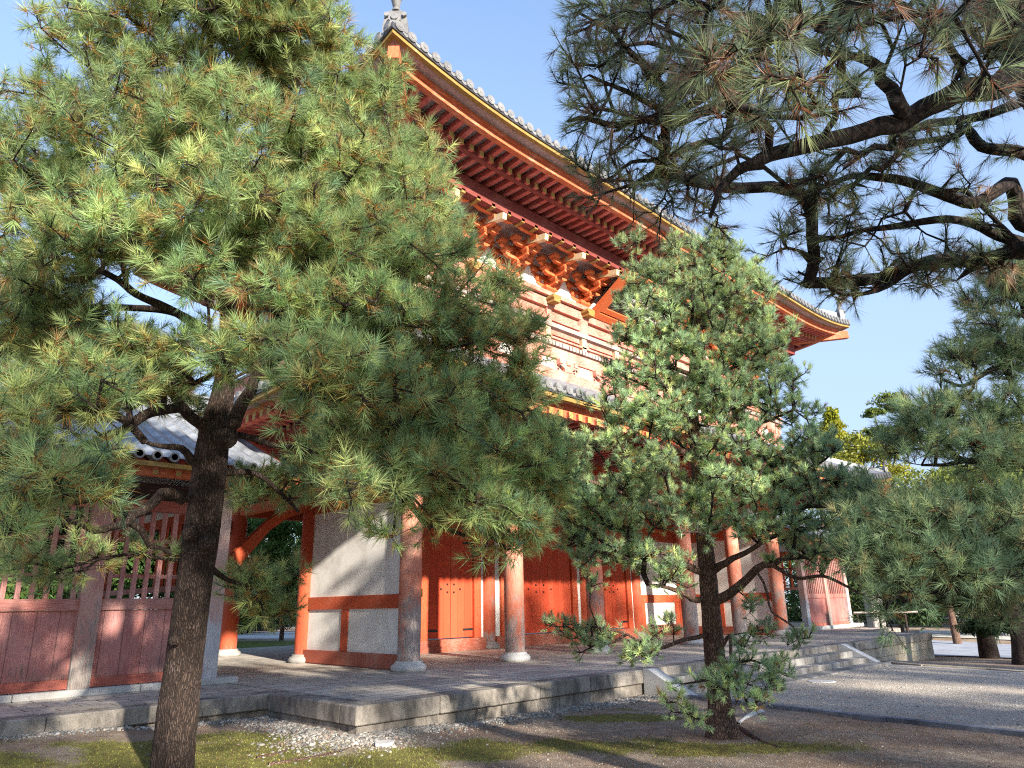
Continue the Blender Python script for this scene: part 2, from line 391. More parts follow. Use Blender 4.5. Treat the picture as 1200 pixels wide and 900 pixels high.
# ------------------------------------------------------------------ ground
GP = np.array([(2, 10, .27), (5.2, 8.3, .12), (8, 7.6, .05), (11.2, 7.6, .02), (16, 7, 0), (20.5, 7.5, -.05), (27, 7.8, -.38), (24, 5, -.22), (8.5, 4.9, 0), (0, 0, 0), (3.2, 7.6, .13), (30, 6, -.4), (40, 0, -.4), (20, 0, -.12), (0, 14, .33), (-8, 10, .3), (40, 20, -.2), (10, 30, .3), (10, -10, 0)])
def gh(x, y):
    x = np.asarray(x, float); y = np.asarray(y, float); num = 0; den = 0
    for a, b, c in GP:
        wt = 1/((x-a)**2+(y-b)**2+1.2)**1.6; num = num+wt*c; den = den+wt
    return num/den
def axis_grid(lo, hi, near0, near1, fine, coarse):
    a = np.arange(near0, near1, fine); L = [near0]; s_ = fine
    while L[-1] > lo: s_ = min(s_*1.25, coarse); L.append(L[-1]-s_)
    H = [near1]; s_ = fine
    while H[-1] < hi: s_ = min(s_*1.25, coarse); H.append(H[-1]+s_)
    return np.array(sorted(set(np.round(L[1:][::-1]+list(a)+H, 4))))
def grid_mesh(name, xs, ys, zf, mat, **kw):
    X, Y = np.meshgrid(xs, ys, indexing='ij'); Z = zf(X, Y); nx, ny = X.shape
    i, j = np.meshgrid(np.arange(nx-1), np.arange(ny-1), indexing='ij')
    Fq = np.stack([i*ny+j, (i+1)*ny+j, (i+1)*ny+j+1, i*ny+j+1], -1)
    return npmesh(name, np.stack([X, Y, Z], -1).reshape(-1, 3), 4, Fq, mat, smooth=True, **kw)
def fbm(X, Y, s, seed, octv=4):
    r_ = np.random.default_rng(seed); out = 0; amp = 1
    for o in range(octv):
        g = r_.random((64, 64)); x = X*s*2**o; y = Y*s*2**o
        i = np.floor(x).astype(int); j = np.floor(y).astype(int); fx = x-i; fy = y-j; fx = fx*fx*(3-2*fx); fy = fy*fy*(3-2*fy)
        A = g[i % 64, j % 64]*(1-fx)+g[(i+1) % 64, j % 64]*fx; B = g[i % 64, (j+1) % 64]*(1-fx)+g[(i+1) % 64, (j+1) % 64]*fx
        out = out+amp*(A*(1-fy)+B*fy-.5); amp *= .5
    return out
MOSS = [(3.2, 8.0, 1.5, .8), (1.6, 8.8, 1.6, 1.0), (6.6, 5.6, 1.6, .55), (5.2, 6.3, .9, .35), (7.6, 4.5, 1.4, .5), (8.5, 6.6, .7, .25), (3.9, 6.6, .9, .5), (4.2, 8.6, .6, .4)]
def mossf(X, Y):
    v = np.zeros_like(X)
    # ellipses elongated across the view (screen-right direction)
    rx, ry = RT[0], RT[1]
    for a, b, ra, rb in MOSS:
        dx, dy = X-a, Y-b; p = dx*rx+dy*ry; q = -dx*ry+dy*rx
        v = np.maximum(v, 1.5-np.sqrt((p/ra)**2+(q/rb)**2)*.8)
    return v+fbm(X, Y, 1.4, 5)*.9
def gz(X, Y):
    near = np.exp(-((X-6)**2+(Y-5)**2)/150)
    mo = np.clip(mossf(X, Y)*2-.4, 0, 1)*near
    return gh(X, Y)+near*(fbm(X, Y, 3.0, 3)*.018+fbm(X, Y, 14, 4, 3)*.006)+mo*.012
b = NB('earth_ground'); co_ = b.coords()
at_ = b.n('ShaderNodeAttribute'); at_.attribute_name = 'Col'
n1 = b.noise(co_, .55, 4, .6); n2 = b.noise(co_, 7, 5, .7); n3 = b.noise(co_, 70, 4, .75); n4 = b.noise(co_, 260, 2, .7)
earth = b.ramp(n2, [(.3, (.22, .165, .12)), (.5, (.37, .295, .225)), (.7, (.50, .42, .33))])
lit = b.ramp(b.math('ADD', b.math('MULTIPLY', n1, .6), b.math('MULTIPLY', n3, .45)), [(.46, (0, 0, 0)), (.62, (1, 1, 1))])
c = b.mix(lit, earth, b.ramp(n3, [(.35, (.17, .10, .065)), (.65, (.36, .24, .155))]))
mossc = b.ramp(b.math('ADD', b.math('MULTIPLY', n3, .5), b.math('MULTIPLY', n2, .5)), [(.38, (.10, .075, .03)), (.52, (.21, .20, .045)), (.66, (.36, .35, .09))])
sp = b.n('ShaderNodeSeparateColor'); b.l(at_.outputs['Color'], sp.inputs[0])
mm_ = b.ramp(b.math('ADD', sp.outputs[0], b.math('MULTIPLY', b.math('SUBTRACT', n3, .5), .9)), [(.42, (0, 0, 0)), (.6, (1, 1, 1))])
c = b.mix(mm_, c, mossc)
c = b.mix(.5, c, b.ramp(n4, [(.3, grey3(.15)), (.7, grey3(.85))]), 'OVERLAY')
b.base(c); b.rough(.95); b.bump(b.math('ADD', n3, b.math('MULTIPLY', n4, .6)), .7, .02); M['earth'] = b.m
xs = axis_grid(-60, 160, -1, 13, .07, 6); ys = axis_grid(-60, 160, 1.2, 10.5, .07, 6)
Xg, Yg = np.meshgrid(xs, ys, indexing='ij')
mc = np.zeros((Xg.size, 3)); mc[:, 0] = np.clip(mossf(Xg, Yg)*1.1-.15, 0, 1).ravel()
mc[:, 0] *= ((Xg < 10.6) & (Yg < 10.5) & (Xg > -3) & (Yg > 1)).ravel()
g = grid_mesh('ground', xs, ys, gz, M['earth'], col=mc); tag(g, 'brown earth with patches of green moss under the pines', 'ground', kind='structure')

# gravel approach
b = NB('approach_gravel'); co_ = b.coords(); v = b.n('ShaderNodeTexVoronoi'); v.inputs['Scale'].default_value = 62; b.l(co_, v.inputs['Vector'])
n2 = b.noise(co_, 1.3, 4, .6); n3 = b.noise(co_, 150, 3, .8)
sp = b.n('ShaderNodeSeparateColor'); b.l(v.outputs['Color'], sp.inputs[0])
c = b.ramp(sp.outputs[0], [(0, (.26, .215, .165)), (.5, (.52, .445, .35)), (1, (.78, .70, .58))])
c = b.mix(b.math('MULTIPLY', b.ramp(n2, [(.4, (0, 0, 0)), (.7, (1, 1, 1))]), .35), c, (.30, .23, .17))
b.base(c); b.rough(.95); b.bump(b.math('SUBTRACT', n3, v.outputs['Distance']), 1.0, .012); M['gravel'] = b.m
NEAR_C = [(11.12, 7.2), (10.95, 6.2), (10.75, 4.5), (10.45, 2.2), (10.1, -3), (9, -14)]
FAR_C = [(19.75, 7.2), (19.6, 6.2), (19.45, 4.5), (19.3, 2.2), (19.1, -3), (18.5, -14)]
def interp(Pl, t):
    Pl = np.array(Pl, float); k = np.clip(t, 0, 1)*(len(Pl)-1); i = np.minimum(k.astype(int), len(Pl)-2); f = (k-i)[..., None]
    return Pl[i]*(1-f)+Pl[i+1]*f
nu, nv = 120, 90
U, Vv = np.meshgrid(np.linspace(0, 1, nu), np.linspace(0, 1, nv), indexing='ij')
A_ = interp(NEAR_C, U); B_ = interp(FAR_C, U); P2 = A_*(1-Vv[..., None])+B_*Vv[..., None]
Zc = np.maximum(gz(P2[..., 0], P2[..., 1])+.006, gh(P2[..., 0], P2[..., 1])+.022)
i, j = np.meshgrid(np.arange(nu-1), np.arange(nv-1), indexing='ij')
Fq = np.stack([i*nv+j, i*nv+j+1, (i+1)*nv+j+1, (i+1)*nv+j], -1)
g = npmesh('gravel_path', np.concatenate([P2, Zc[..., None]], -1).reshape(-1, 3), 4, Fq, M['gravel'], smooth=True)
tag(g, 'wide grey gravel approach leading to the gate steps', 'path', kind='structure')
def curb(name, line, label, w_=.13, h_=.045, mat='granite3', seg=1.6, group=None):
    t = MB(); P = resample(np.array([(x, y, 0, .1) for x, y in line]), .4)
    L = 0; k0 = 0
    for k in range(1, len(P)):
        L += np.linalg.norm(P[k, :2]-P[k-1, :2])
        if L > seg or k == len(P)-1:
            a = P[k0]; c_ = P[k]; d = (c_-a)[:2]; d /= np.linalg.norm(d)+1e-9
            j1, j2 = RG.normal(0, .012, 2)
            a3 = np.array([a[0]+d[0]*.01-d[1]*j1, a[1]+d[1]*.01+d[0]*j1, gh(a[0], a[1])+.005+RG.normal(0, .004)]); c3 = np.array([c_[0]-d[0]*.01-d[1]*j2, c_[1]-d[1]*.01+d[0]*j2, gh(c_[0], c_[1])+.005])
            t.beam(a3, c3, w_*RG.uniform(.9, 1.1), h_*2, 0); L = 0; k0 = k
    o = t.build(name, M[mat]); return tag(o, label, 'kerb', group)
M['slate'] = stone('bluish_kerb_stone', (.10, .105, .125), (.18, .185, .21), (.34, .35, .38), 2.5)
curb('kerb', NEAR_C[:-1], 'thin bluish stone kerb on the near side of the gravel approach', mat='slate')
curb('kerb', FAR_C[:-1], 'pale stone kerb along the far side of the gravel approach', mat='granite3')

# ------------------------------------------------------------------ gate constants
GX = [8.62, 11.41, 14.19, 18.37, 21.15, 23.94]; GY = [11.37, 15.18, 19.0]; P0 = .43; CXm = 16.28
YP = 7.86; XL, XR = 5.2, 27.3; YBK = 22.5
# platform as a thing with parts
pl = thing('stone_platform', (CXm, 15, 0), 'low stone platform with square paving under the red gate', 'platform')
t = MB(); t.box(XL+.36, XR-.36, YP+.36, YBK, P0-.3, P0-.004); t.box(-6, XL+.3, 10.4, YBK, P0-.3, P0-.008); t.box(XR-.3, 31.2, 10.4, YBK, P0-.3, P0-.008)
t.build('paving', M['paving'], pl)
def coping(a, b_, inward, zt, zb, name='coping_stones', wid=.36, seg=1.45, mat='coping', mb=None):
    """row of long edge stones from a to b"""
    a = np.array(a, float); b_ = np.array(b_, float); d = b_-a; L = np.linalg.norm(d); d /= L; n = max(1, int(L/seg)); q = np.array(inward, float)
    t = mb or MB(); cuts = [0]+sorted([(k+RG.uniform(-.18, .18))/n*L for k in range(1, n)])+[L]
    for k in range(len(cuts)-1):
        c0, c1 = cuts[k]+.004, cuts[k+1]-.004; o = RG.uniform(-.006, .006)
        ctr = a+d*(c0+c1)/2+q*(wid/2+o)
        t.obox((ctr[0], ctr[1], (zt+zb)/2), (*d, 0), (*q, 0), (0, 0, 1), ((c1-c0)/2, wid/2, (zt-zb)/2), 0, .012)
    return t
t = MB()
coping((XL, YP), (XR, YP), (0, 1), P0, P0-.22, mb=t); 
coping((XL, 10.05), (XL, YP+.36), (1, 0), P0, P0-.22, mb=t)
coping((-6, 10.05), (XL+.36, 10.05), (0, 1), P0, P0-.20, mb=t); coping((XR, YP+.36), (XR, 10.05), (-1, 0), P0, P0-.2, mb=t)
coping((XR-.36, 10.05), (31.2, 10.05), (0, 1), P0, P0-.2, mb=t)
# the upper face of the near edging: dirty granite
t.build('edge_stones', M['granite'], pl)
t = MB()
coping((XL+.05, YP+.05), (20.2, YP+.05), (0, 1), P0-.224, -.2, seg=1.1, mb=t); coping((XL+.05, 10.4), (XL+.05, YP+.4), (1, 0), P0-.224, -.2, seg=1.1, mb=t)
coping((-6, 10.1), (XL+.4, 10.1), (0, 1), P0-.204, -.2, seg=1.1, mb=t)
t.build('lower_course', M['granite'], pl)
t = MB()
for row, (zt, zb) in enumerate(((P0-.226, -.05), (-.055, -.6))): coping((20.25, YP+.03), (XR, YP+.03), (0, 1), zt, zb, seg=.38, mb=t)
coping((XR-.03, YP+.39), (XR-.03, 10.4), (-1, 0), P0-.226, -.6, seg=.5, mb=t)
t.build('rubble_wall', M['granite2'], pl, 'tan rubble stones under the right end of the platform')
t = MB()
coping((-6, 12.04), (5.7, 12.04), (0, 1), .52, .42, wid=.4, mb=t); t.build('sill_stones', M['coping'], pl); t = MB(); coping((27.0, 12.04), (33, 12.04), (0, 1), .56, .42, wid=.4, mb=t)
t.build('sill_stones', M['coping'], pl)
# stairs
st = thing('stone_steps', (15.4, 7.3, 0), 'broad low stone steps rising from the gravel to the platform', 'steps')
for k, (y0, y1, z) in enumerate(((7.5, YP-.01, .29), (7.14, 7.49, .155), (6.72, 7.13, .045))):
    t = coping((11.36 if k < 2 else 11.0, y0), (19.5 if k < 2 else 19.8, y0), (0, 1), z, -.25, wid=y1-y0, seg=1.9); t.build('step', M['step'], st)
for x0 in (11.02, 19.52):
    t = MB(); t.prism([(x0, YP-.01, .445), (x0, YP-.01, -.2), (x0, 6.98, -.2), (x0, 6.98, .05), (x0, 7.75, .445)], (.30, 0, 0)); t.build('side_slope', M['granite3'], st)
for (px, py, sx, sy, yaw, lb) in ((828, 809, .42, .22, .3, 'flat pale stepping stone at the foot of the steps beside the middle pine'), (962, 799, .5, .24, .1, 'flat blue grey slab lying on the gravel before the steps'), (450, 871, .24, .10, .5, 'small flat white stone lying in the pebbles near the platform corner')):
    p = onz(px, py, gh(*onz(px, py, 0)[:2])+.02); n = 9; t = MB()
    pts = [(p[0]+math.cos(yaw)*sx*math.cos(q)*(1+RG.uniform(-.15, .15))*.6-math.sin(yaw)*sy*math.sin(q), p[1]+math.sin(yaw)*sx*math.cos(q)*.6+math.cos(yaw)*sy*math.sin(q)*(1+RG.uniform(-.15, .15)), gh(p[0], p[1])-.02) for q in np.arange(n)/n*2*math.pi]
    t.prism(pts, (0, 0, .055)); tag(t.build('flat_stone', M['granite3']), lb, 'stone')

# ------------------------------------------------------------------ gate
gate = thing('temple_gate', (CXm, GY[1], P0), 'large two storey vermilion temple gate with grey tiled roofs', 'gate')
def column(x, y, zt, mat, r_=.215, z0=P0, base=True, label=None):
    t = MB(); n = 24; prof = [(r_*.98, .16), (r_, .6), (r_*.99, 2.5), (r_*.95, zt-z0)]
    t.lathe((x, y, z0), prof, n); c_ = t.build('column', mat, gate, label)
    if base:
        t = MB(); t.lathe((x, y, z0), [(.30, -.004), (.325, .02), (.33, .07), (.30, .11), (.255, .135), (.25, .17)], 28); t.build('base_stone', M['basestone'] if y > 12 else M['granite3'], c_)
    return c_
for j, y in enumerate(GY):
    for i, x in enumerate(GX):
        if j == 2 and 0 < i < 5 and False: continue
        c_ = column(x, y, 4.9, M['column'] if j == 0 else M['column_in'])
        if i == 0 and j == 0:
            c_['label'] = 'weathered near corner column with a small brass plaque'
            t = MB(); t.obox((x+.15, y-.16, 1.80), (.72, .69, 0), (-.69, .72, 0), (0, 0, 1), (.045, .012, .075), 0); t.build('plaque', M['yellow'], c_)
# side walls (x = ends), front half depth
def sidewall(x, y0, y1):
    r0 = .2; ya, yb = y0+r0, y1-r0
    t = MB(); t.box(x-.05, x+.05, ya, yb, P0+.24, 3.66); t.build('plaster_panel', M['plaster'], gate)
    t = MB(); t.box(x-.12, x+.12, ya-.02, yb+.02, P0+.02, P0+.27); t.box(x-.10, x+.10, ya-.02, yb+.02, P0+.0, P0+.12); t.build('ground_beam', M['sill'], gate)
    t = MB(); t.box(x-.085, x+.085, ya-.02, yb+.02, 1.53, 1.79); t.build('tie_beam', M['verm'], gate)
    t = MB(); ym = (ya+yb)/2+.22; t.box(x-.075, x+.075, ym-.12, ym+.12, P0+.272, 1.528); t.build('strut', M['verm'], gate)
    t = MB(); t.box(x-.11, x+.11, ya-.02, yb+.02, 3.62, 3.95); t.build('tie_beam', M['verm'], gate)
    t = MB(); t.box(x-.04, x+.04, ya, yb, 3.952, 4.45); t.build('plaster_panel', M['plaster'], gate)
sidewall(GX[0], GY[0], GY[1]); sidewall(GX[5], GY[0], GY[1])
# center row: doors and end bay panels
def door_bay(x0, x1, big=False):
    y = GY[1]; a, b_ = x0+.2, x1-.2; dt = 3.55
    t = MB(); t.box(a, b_, y-.15, y+.15, P0+.0, P0+.30); t.box(a, b_, y-.2, y-.152, P0+.0, P0+.14); t.build('threshold', M['sill'], gate)
    fw = .15 if not big else .22
    for s_, e in ((a, 1), (b_, -1)):
        xx = sorted((s_, s_+e*fw)); t = MB(); t.box(xx[0], xx[1], y-.04, y+.04, P0+.302, dt+.3); t.build('plaster_strip', M['plaster'], gate)
        xx = sorted((s_+e*(fw+.002), s_+e*(fw+.25))); t = MB(); t.box(xx[0], xx[1], y-.12, y+.1, P0+.302, dt); t.build('door_jamb', M['verm'], gate)
    da, db = a+fw+.252, b_-fw-.252
    t = MB(); t.box(a+fw, b_-fw, y-.125, y+.105, dt+.002, dt+.3); t.build('lintel', M['verm'], gate)
    mid = (da+db)/2
    for q0, q1, s_ in ((da+.012, mid-.006, -1), (mid+.006, db-.012, 1)):
        t = MB(); t.box(q0, q1, y-.05, y+.02, P0+.33, dt-.01); n = 5 if not big else 6
        dd = t.build('door', M['door'], gate)
        t = MB()
        for zz in (P0+.52, dt-.35):
            xe = q0 if s_ < 0 else q1; xx = sorted((xe, xe-s_*.34)); t.box(xx[0], xx[1], y-.062, y-.052, zz-.028, zz+.028)
        t.build('hinge', M['black'], dd)
        t = MB(); pw = (q1-q0)/n
        for k in (1, 3):
            for zz in (1.9, 2.1) if k == 1 else (1.98,):
                xk = (q1-pw*k*.7) if s_ < 0 else (q0+pw*k*.7); t.lathe((0, 0, 0), [(0, 0)], 3) if False else t.cyl((xk, y-.052, zz), (xk, y-.075, zz), .032, .018, 10)
        t.build('stud', M['black'], dd)
    t = MB(); t.box(a, b_, y-.05, y+.05, dt+.302, 4.9); t.build('wall_panel', M['verm'], gate)
for k in (1, 2, 3): door_bay(GX[k], GX[k+1], k == 2)
for x0, x1 in ((GX[0], GX[1]), (GX[4], GX[5])):
    y = GY[1]; a, b_ = x0+.2, x1-.2
    t = MB(); t.box(a, b_, y-.05, y+.05, P0+.24, 3.66); t.build('plaster_panel', M['plaster'], gate)
    t = MB(); t.box(a, b_, y-.12, y+.12, P0, P0+.36); t.build('ground_beam', M['sill'], gate)
    t = MB(); t.box(a, b_, y-.09, y+.09, 1.54, 1.80); t.build('tie_beam', M['verm'], gate)
    for q in (a, b_-.26):
        t = MB(); t.box(q, q+.26, y-.07, y+.07, P0+.362, 1.538); t.build('strut', M['verm'], gate)
    t = MB(); t.box(a, b_, y-.06, y+.06, 3.662, 4.9); t.build('wall_panel', M['verm'], gate)
# front and side head beams
for y, nm in ((GY[0], 'front'), (GY[1], 'mid'), (GY[2], 'back')):
    for i in range(5):
        t = MB(); t.box(GX[i]+.19, GX[i+1]-.19, y-.1, y+.1, 3.97, 4.2); t.build('tie_beam', M['column'] if nm == 'front' else M['verm'], gate)
    t = MB(); t.box(GX[0]-.5, GX[5]+.5, y-.24, y+.24, 4.902, 5.02) if nm != 'mid' else None
    t.box(GX[0]-.3, GX[5]+.3, y-.12, y+.12, 4.5, 4.9)
    t.build('head_beam', M['bracket'], gate)
    if nm != 'mid':
        t = MB()
        for i in range(5):
            xm = (GX[i]+GX[i+1])/2
            t.prism([(xm-.28, y-.04, 4.202), (xm+.28, y-.04, 4.202), (xm+.1, y-.04, 4.498), (xm-.1, y-.04, 4.498)], (0, .08, 0))
        t.build('frog_leg_strut', M['plaster_up'], gate)
for x in (GX[0], GX[5]):
    t = MB(); t.box(x-.12, x+.12, GY[0]+.12, GY[2]-.12, 4.5, 4.9); t.box(x-.1, x+.1, GY[1]+.2, GY[2]-.2, 3.97, 4.2); t.build('tie_beam', M['bracket'], gate)
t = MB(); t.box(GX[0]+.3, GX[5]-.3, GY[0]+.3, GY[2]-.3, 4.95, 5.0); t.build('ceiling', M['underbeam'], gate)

# brackets
BX = [GX[0]+(GX[5]-GX[0])/11*k for k in range(12)]
def bracket(t, ox, oy, z0, tiers, dout, dz, nrm, sc=1.0, nose=None):
    """stacked bracket set; nrm outward unit vector in plan"""
    n = np.array([nrm[0], nrm[1], 0.]); s_ = np.array([-nrm[1], nrm[0], 0.]); Z = np.array([0, 0, 1.]); o = np.array([ox, oy, z0])
    def arm(c_, d, L, h, wd):
        # arm with curved-up lower ends
        pts = [c_-d*L+Z*h, c_-d*L+Z*h*.45, c_-d*(L*.78), c_+d*(L*.78), c_+d*L+Z*h*.45, c_+d*L+Z*h]
        side = np.cross(d, Z); t.prism([p-side*wd/2 for p in pts], side*wd)
    def block(c_, hs=.085, hz=.05):
        a = [c_+n*i*hs*.68+s_*j*hs*.68 for i, j in ((-1, -1), (1, -1), (1, 1), (-1, 1))]; b_ = [c_+n*i*hs+s_*j*hs+Z*hz for i, j in ((-1, -1), (1, -1), (1, 1), (-1, 1))]
        c2 = [q+Z*hz for q in b_]
        V = a+b_+c2; Fc = [(0, 3, 2, 1), (8, 9, 10, 11)]
        for k in range(4): k2 = (k+1) % 4; Fc += [(k, k2, 4+k2, 4+k), (4+k, 4+k2, 8+k2, 8+k)]
        t.add(V, Fc)
    block(o, .15*sc, .07)
    z = .14
    for k in range(tiers):
        c_ = o+Z*(z+k*dz); out = n*dout*(k+1)
        # outward arm
        a0 = c_-n*.12; a1 = c_+out+n*.06; h = dz*.52
        side = s_; pts = [a0, a0+Z*h, a1+Z*h, a1+Z*h*.4, a1-n*.12]
        t.prism([p-side*.05 for p in pts], side*.10)
        for q in range(k+2):
            cc = c_+n*dout*q
            if q <= k: arm(cc, s_, (.30+.10*(k-q))*sc, h, .10)
            if q == k+1 or True: block(cc+Z*h, .075*sc, dz*.24)
            if q <= k:
                for e in (-1, 1): block(cc+s_*e*(.25+.10*(k-q))*sc+Z*h, .075*sc, dz*.24)
    k = tiers; c_ = o+Z*(z+k*dz)
    arm(c_+n*dout*k, s_, .42*sc, dz*.5, .10)
    for e in (-1, 0, 1): block(c_+n*dout*k+s_*e*.36*sc+Z*dz*.5, .075*sc, dz*.24)
ZB = 9.27
def nose(t, ox, oy, nrm, z, L0, L1, w_=.12, h_=.15, drop=.22):
    n = np.array([nrm[0], nrm[1], 0.]); s_ = np.array([-nrm[1], nrm[0], 0.]); o = np.array([ox, oy, z])
    a = o+n*L0; b_ = o+n*L1-np.array([0, 0, drop]); t.beam(a, b_, w_, h_)
front_b = [(x, GY[0], (0, -1)) for x in BX]
side_b = [(GX[0], GY[0]+(GY[2]-GY[0])/6*k, (-1, 0)) for k in range(1, 7)]+[(GX[5], GY[0]+(GY[2]-GY[0])/6*k, (1, 0)) for k in range(1, 7)]
for (x, y, n_) in [q for q in front_b if not 15 < q[0] < 17.6]+side_b:
    t = MB(); bracket(t, x, y, ZB, 3, .325, .205, n_, 1.42); bb = t.build('bracket_set', M['bracket'], gate)
    t = MB(); nose(t, x, y, n_, 9.98, .7, 1.32, drop=.10); t.build('bracket_nose', M['cream'], bb)
for (x, y, n_) in [(x, GY[0], (0, -1)) for x in BX]+[(a, b_, c_) for a, b_, c_ in side_b if c_[0] < 0]:
    t = MB(); bracket(t, x, y, 4.5, 2, .4, .2, n_, .9); t.build('bracket_set', M['bracket'], gate, 'bracket set under the lower eave')
t = MB()
for k in range(11):
    for f_ in (.18, .5, .82):
        x = BX[k]+f_*(BX[1]-BX[0]); t.box(x-.05, x+.05, 10.14, 10.42, 10.03, 10.13)
t.build('yellow_block', M['yellow'], gate)
# upper body walls
W0, W1, V0, V1 = GX[0], GX[5], GY[0], GY[2]
t = MB()
t.box(W0, W1, V0-.02, V0+.06, 6.6, 9.05); t.box(W0-.02, W0+.06, V0+.07, V1, 6.6, 9.05); t.box(W1-.06, W1+.02, V0+.07, V1, 6.6, 9.05); t.box(W0, W1, V1-.06, V1+.02, 6.6, 9.05)
t.build('upper_wall', M['upper'], gate)
t = MB(); t.box(W0, W1, V0-.03, V0+.03, 9.26, 10.35); t.box(W0-.03, W0+.03, V0+.04, V1, 9.26, 10.35); t.box(W1-.03, W1+.03, V0+.04, V1, 9.26, 10.35); t.build('plaster_band', M['plaster_up'], gate)
for (x0, x1, y0, y1) in ((W0-.45, W1+.45, V0-.22, V0+.2), (W0-.22, W0+.2, V0+.21, V1), (W1-.2, W1+.22, V0+.21, V1)):
    t = MB(); t.box(x0, x1, y0, y1, 9.13, 9.25); t.build('plate_beam', M['upper'], gate)
t = MB(); t.box(W0-.2, W1+.2, V0-.12, V0-.022, 8.86, 9.10); t.box(W0-.12, W0-.022, V0-.02, V1, 8.86, 9.10); t.build('tie_beam', M['upper'], gate)
for x in GX:
    t = MB(); t.cyl((x, V0, 6.9), (x, V0, 9.1), .19, .18, 20); t.build('upper_column', M['upper'], gate)
for y in GY[1:]:
    t = MB(); t.cyl((W0, y, 6.9), (W0, y, 9.1), .19, .18, 20); t.build('upper_column', M['upper'], gate)
t = MB()
for x in BX:
    if min(abs(x-g_) for g_ in GX) > .3: t.box(x-.09, x+.09, V0-.085, V0-.022, 7.4, 8.86)
for z0, z1 in ((8.55, 8.68), (8.16, 8.28), (7.42, 7.6)): t.box(W0, W1, V0-.075, V0-.0221, z0, z1)
t.build('wall_frame', M['upper'], gate)
for x in BX:
    t = MB(); y = V0-.12; pts = [(x-.13, y, 9.12), (x-.15, y, 9.04), (x-.11, y, 9.00), (x-.12, y, 8.93), (x+.12, y, 8.93), (x+.11, y, 9.0), (x+.15, y, 9.04), (x+.13, y, 9.12)]
    t.prism(pts, (0, -.26, 0)); t.build('beam_end_cap', M['yellow'], gate)
# balcony
BY = 10.75; BL, BR = W0-.62, W1+.62
t = MB(); t.box(BL, BR, BY, V0-.1, 7.58, 7.65); t.box(BL, W0-.1, V0-.09, V1+.6, 7.58, 7.65); t.box(W1+.1, BR, V0-.09, V1+.6, 7.58, 7.65)
n = 130
for k in range(n):
    x = BL+(BR-BL)*(k+.5)/n; t.box(x-.075, x+.075, BY-.05, BY-.002, 7.55, 7.655)
t.build('balcony_floor', M['greywood'], gate)
t = MB(); t.box(BL+.05, BR-.05, BY+.02, BY+.12, 7.25, 7.56); t.box(BL+.02, BL+.12, BY+.13, V1+.5, 7.25, 7.56); t.build('balcony_beam', M['upper'], gate)
for z0, z1, mt, e in ((8.04, 8.15, 'greywood', .04), (7.76, 7.81, 'upper', .0)):
    t = MB(); t.box(BL-.2, BR+.2, BY+.02-e, BY+.10+e, z0, z1); t.box(BL+.02-e, BL+.10+e, BY+.12+e, V1+.7, z0, z1); t.build('balcony_rail', M[mt], gate)
n = 13
for k in range(n):
    x = BL+.05+(BR-BL-.1)*k/(n-1); t = MB(); t.box(x-.08, x+.08, BY+.02, BY+.12, 7.652, 8.038); t.build('rail_post', M['cream'], gate)
t = MB(); t.box(BL+.1, BR-.1, BY-.02, V0, 6.70, 6.95); t.box(BL+.1, W0, V0+.01, V1, 6.70, 6.95); t.build('wall_sill', M['upper'], gate)
t = MB(); t.box(BL+.15, BR-.15, BY+.06, BY+.12, 6.952, 7.248); t.box(BL+.15, BL+.21, BY+.13, V1, 6.952, 7.248); t.build('under_balcony_wall', M['upper'], gate)
for x in BX:
    t = MB(); y = BY+.055
    t.prism([(x-.14, y, 6.954), (x+.14, y, 6.954), (x+.14, y, 7.03), (x+.34, y, 7.12), (x+.34, y, 7.246), (x-.34, y, 7.246), (x-.34, y, 7.12), (x-.14, y, 7.03)], (0, -.09, 0))
    for e in (-.27, 0, .27): t.box(x+e-.07, x+e+.07, BY-.06, BY-.036, 7.13, 7.24)
    t.build('balcony_bracket', M['upper'], gate)
    t = MB()
    for e in (-.3, .3): t.cyl((x+e, BY-.03, 7.05), (x+e, BY-.05, 7.05), .035, .02, 8)
    t.build('stud', M['black'], gate)
for k in range(11):
    x = (BX[k]+BX[k+1])/2; y = BY+.055
    t = MB(); t.prism([(x-.36, y, 6.954), (x-.24, y, 7.0), (x-.15, y, 7.2), (x+.15, y, 7.2), (x+.24, y, 7.0), (x+.36, y, 6.954)], (0, -.04, 0)); t.build('white_strut_panel', M['plaster_up'], gate)
# name board hung under the upper eave, leaning forward
t = MB(); lean = 1.0; Zd = np.array([0, -math.sin(lean), math.cos(lean)]); Nd = np.array([0, -math.cos(lean), -math.sin(lean)]); cc = np.array([CXm, 10.62, 9.62])
PWd, PHt = 1.75, .72
t.obox(cc, (1, 0, 0), Nd, Zd, (PWd-.1, .03, PHt-.1)); board = t.build('name_board', M['void'], gate, 'dark name board in a stepped vermilion frame')
t = MB()
for e, o_, w_ in ((0, .10, .09), (.2, .05, .07)):
    for sgn in (-1, 1):
        t.obox(cc+np.array([sgn*(PWd-e), 0, 0])+Nd*(o_-.02), (1, 0, 0), Nd, Zd, (w_, .07, PHt-e+w_)); t.obox(cc+Zd*sgn*(PHt-e)+Nd*(o_-.02), (1, 0, 0), Nd, Zd, (PWd-e-w_-.002, .068, w_))
t.build('board_frame', M['bracket'], board)
fc = bpy.data.curves.new('lettering', 'FONT'); fc.body = '\u95a3\u6bdb\u91d1'; fc.size = .82; fc.extrude = .01; fc.align_x = 'CENTER'; fc.align_y = 'CENTER'
fo = bpy.data.objects.new('lettering', fc); COL.objects.link(fo); fc.materials.append(M['white_paint']); fo.parent = board
Xd = np.array([1., 0, 0]); mat4 = Matrix(((1, Zd[0], Nd[0], 0), (0, Zd[1], Nd[1], 0), (0, Zd[2], Nd[2], 0), (0, 0, 0, 1)))
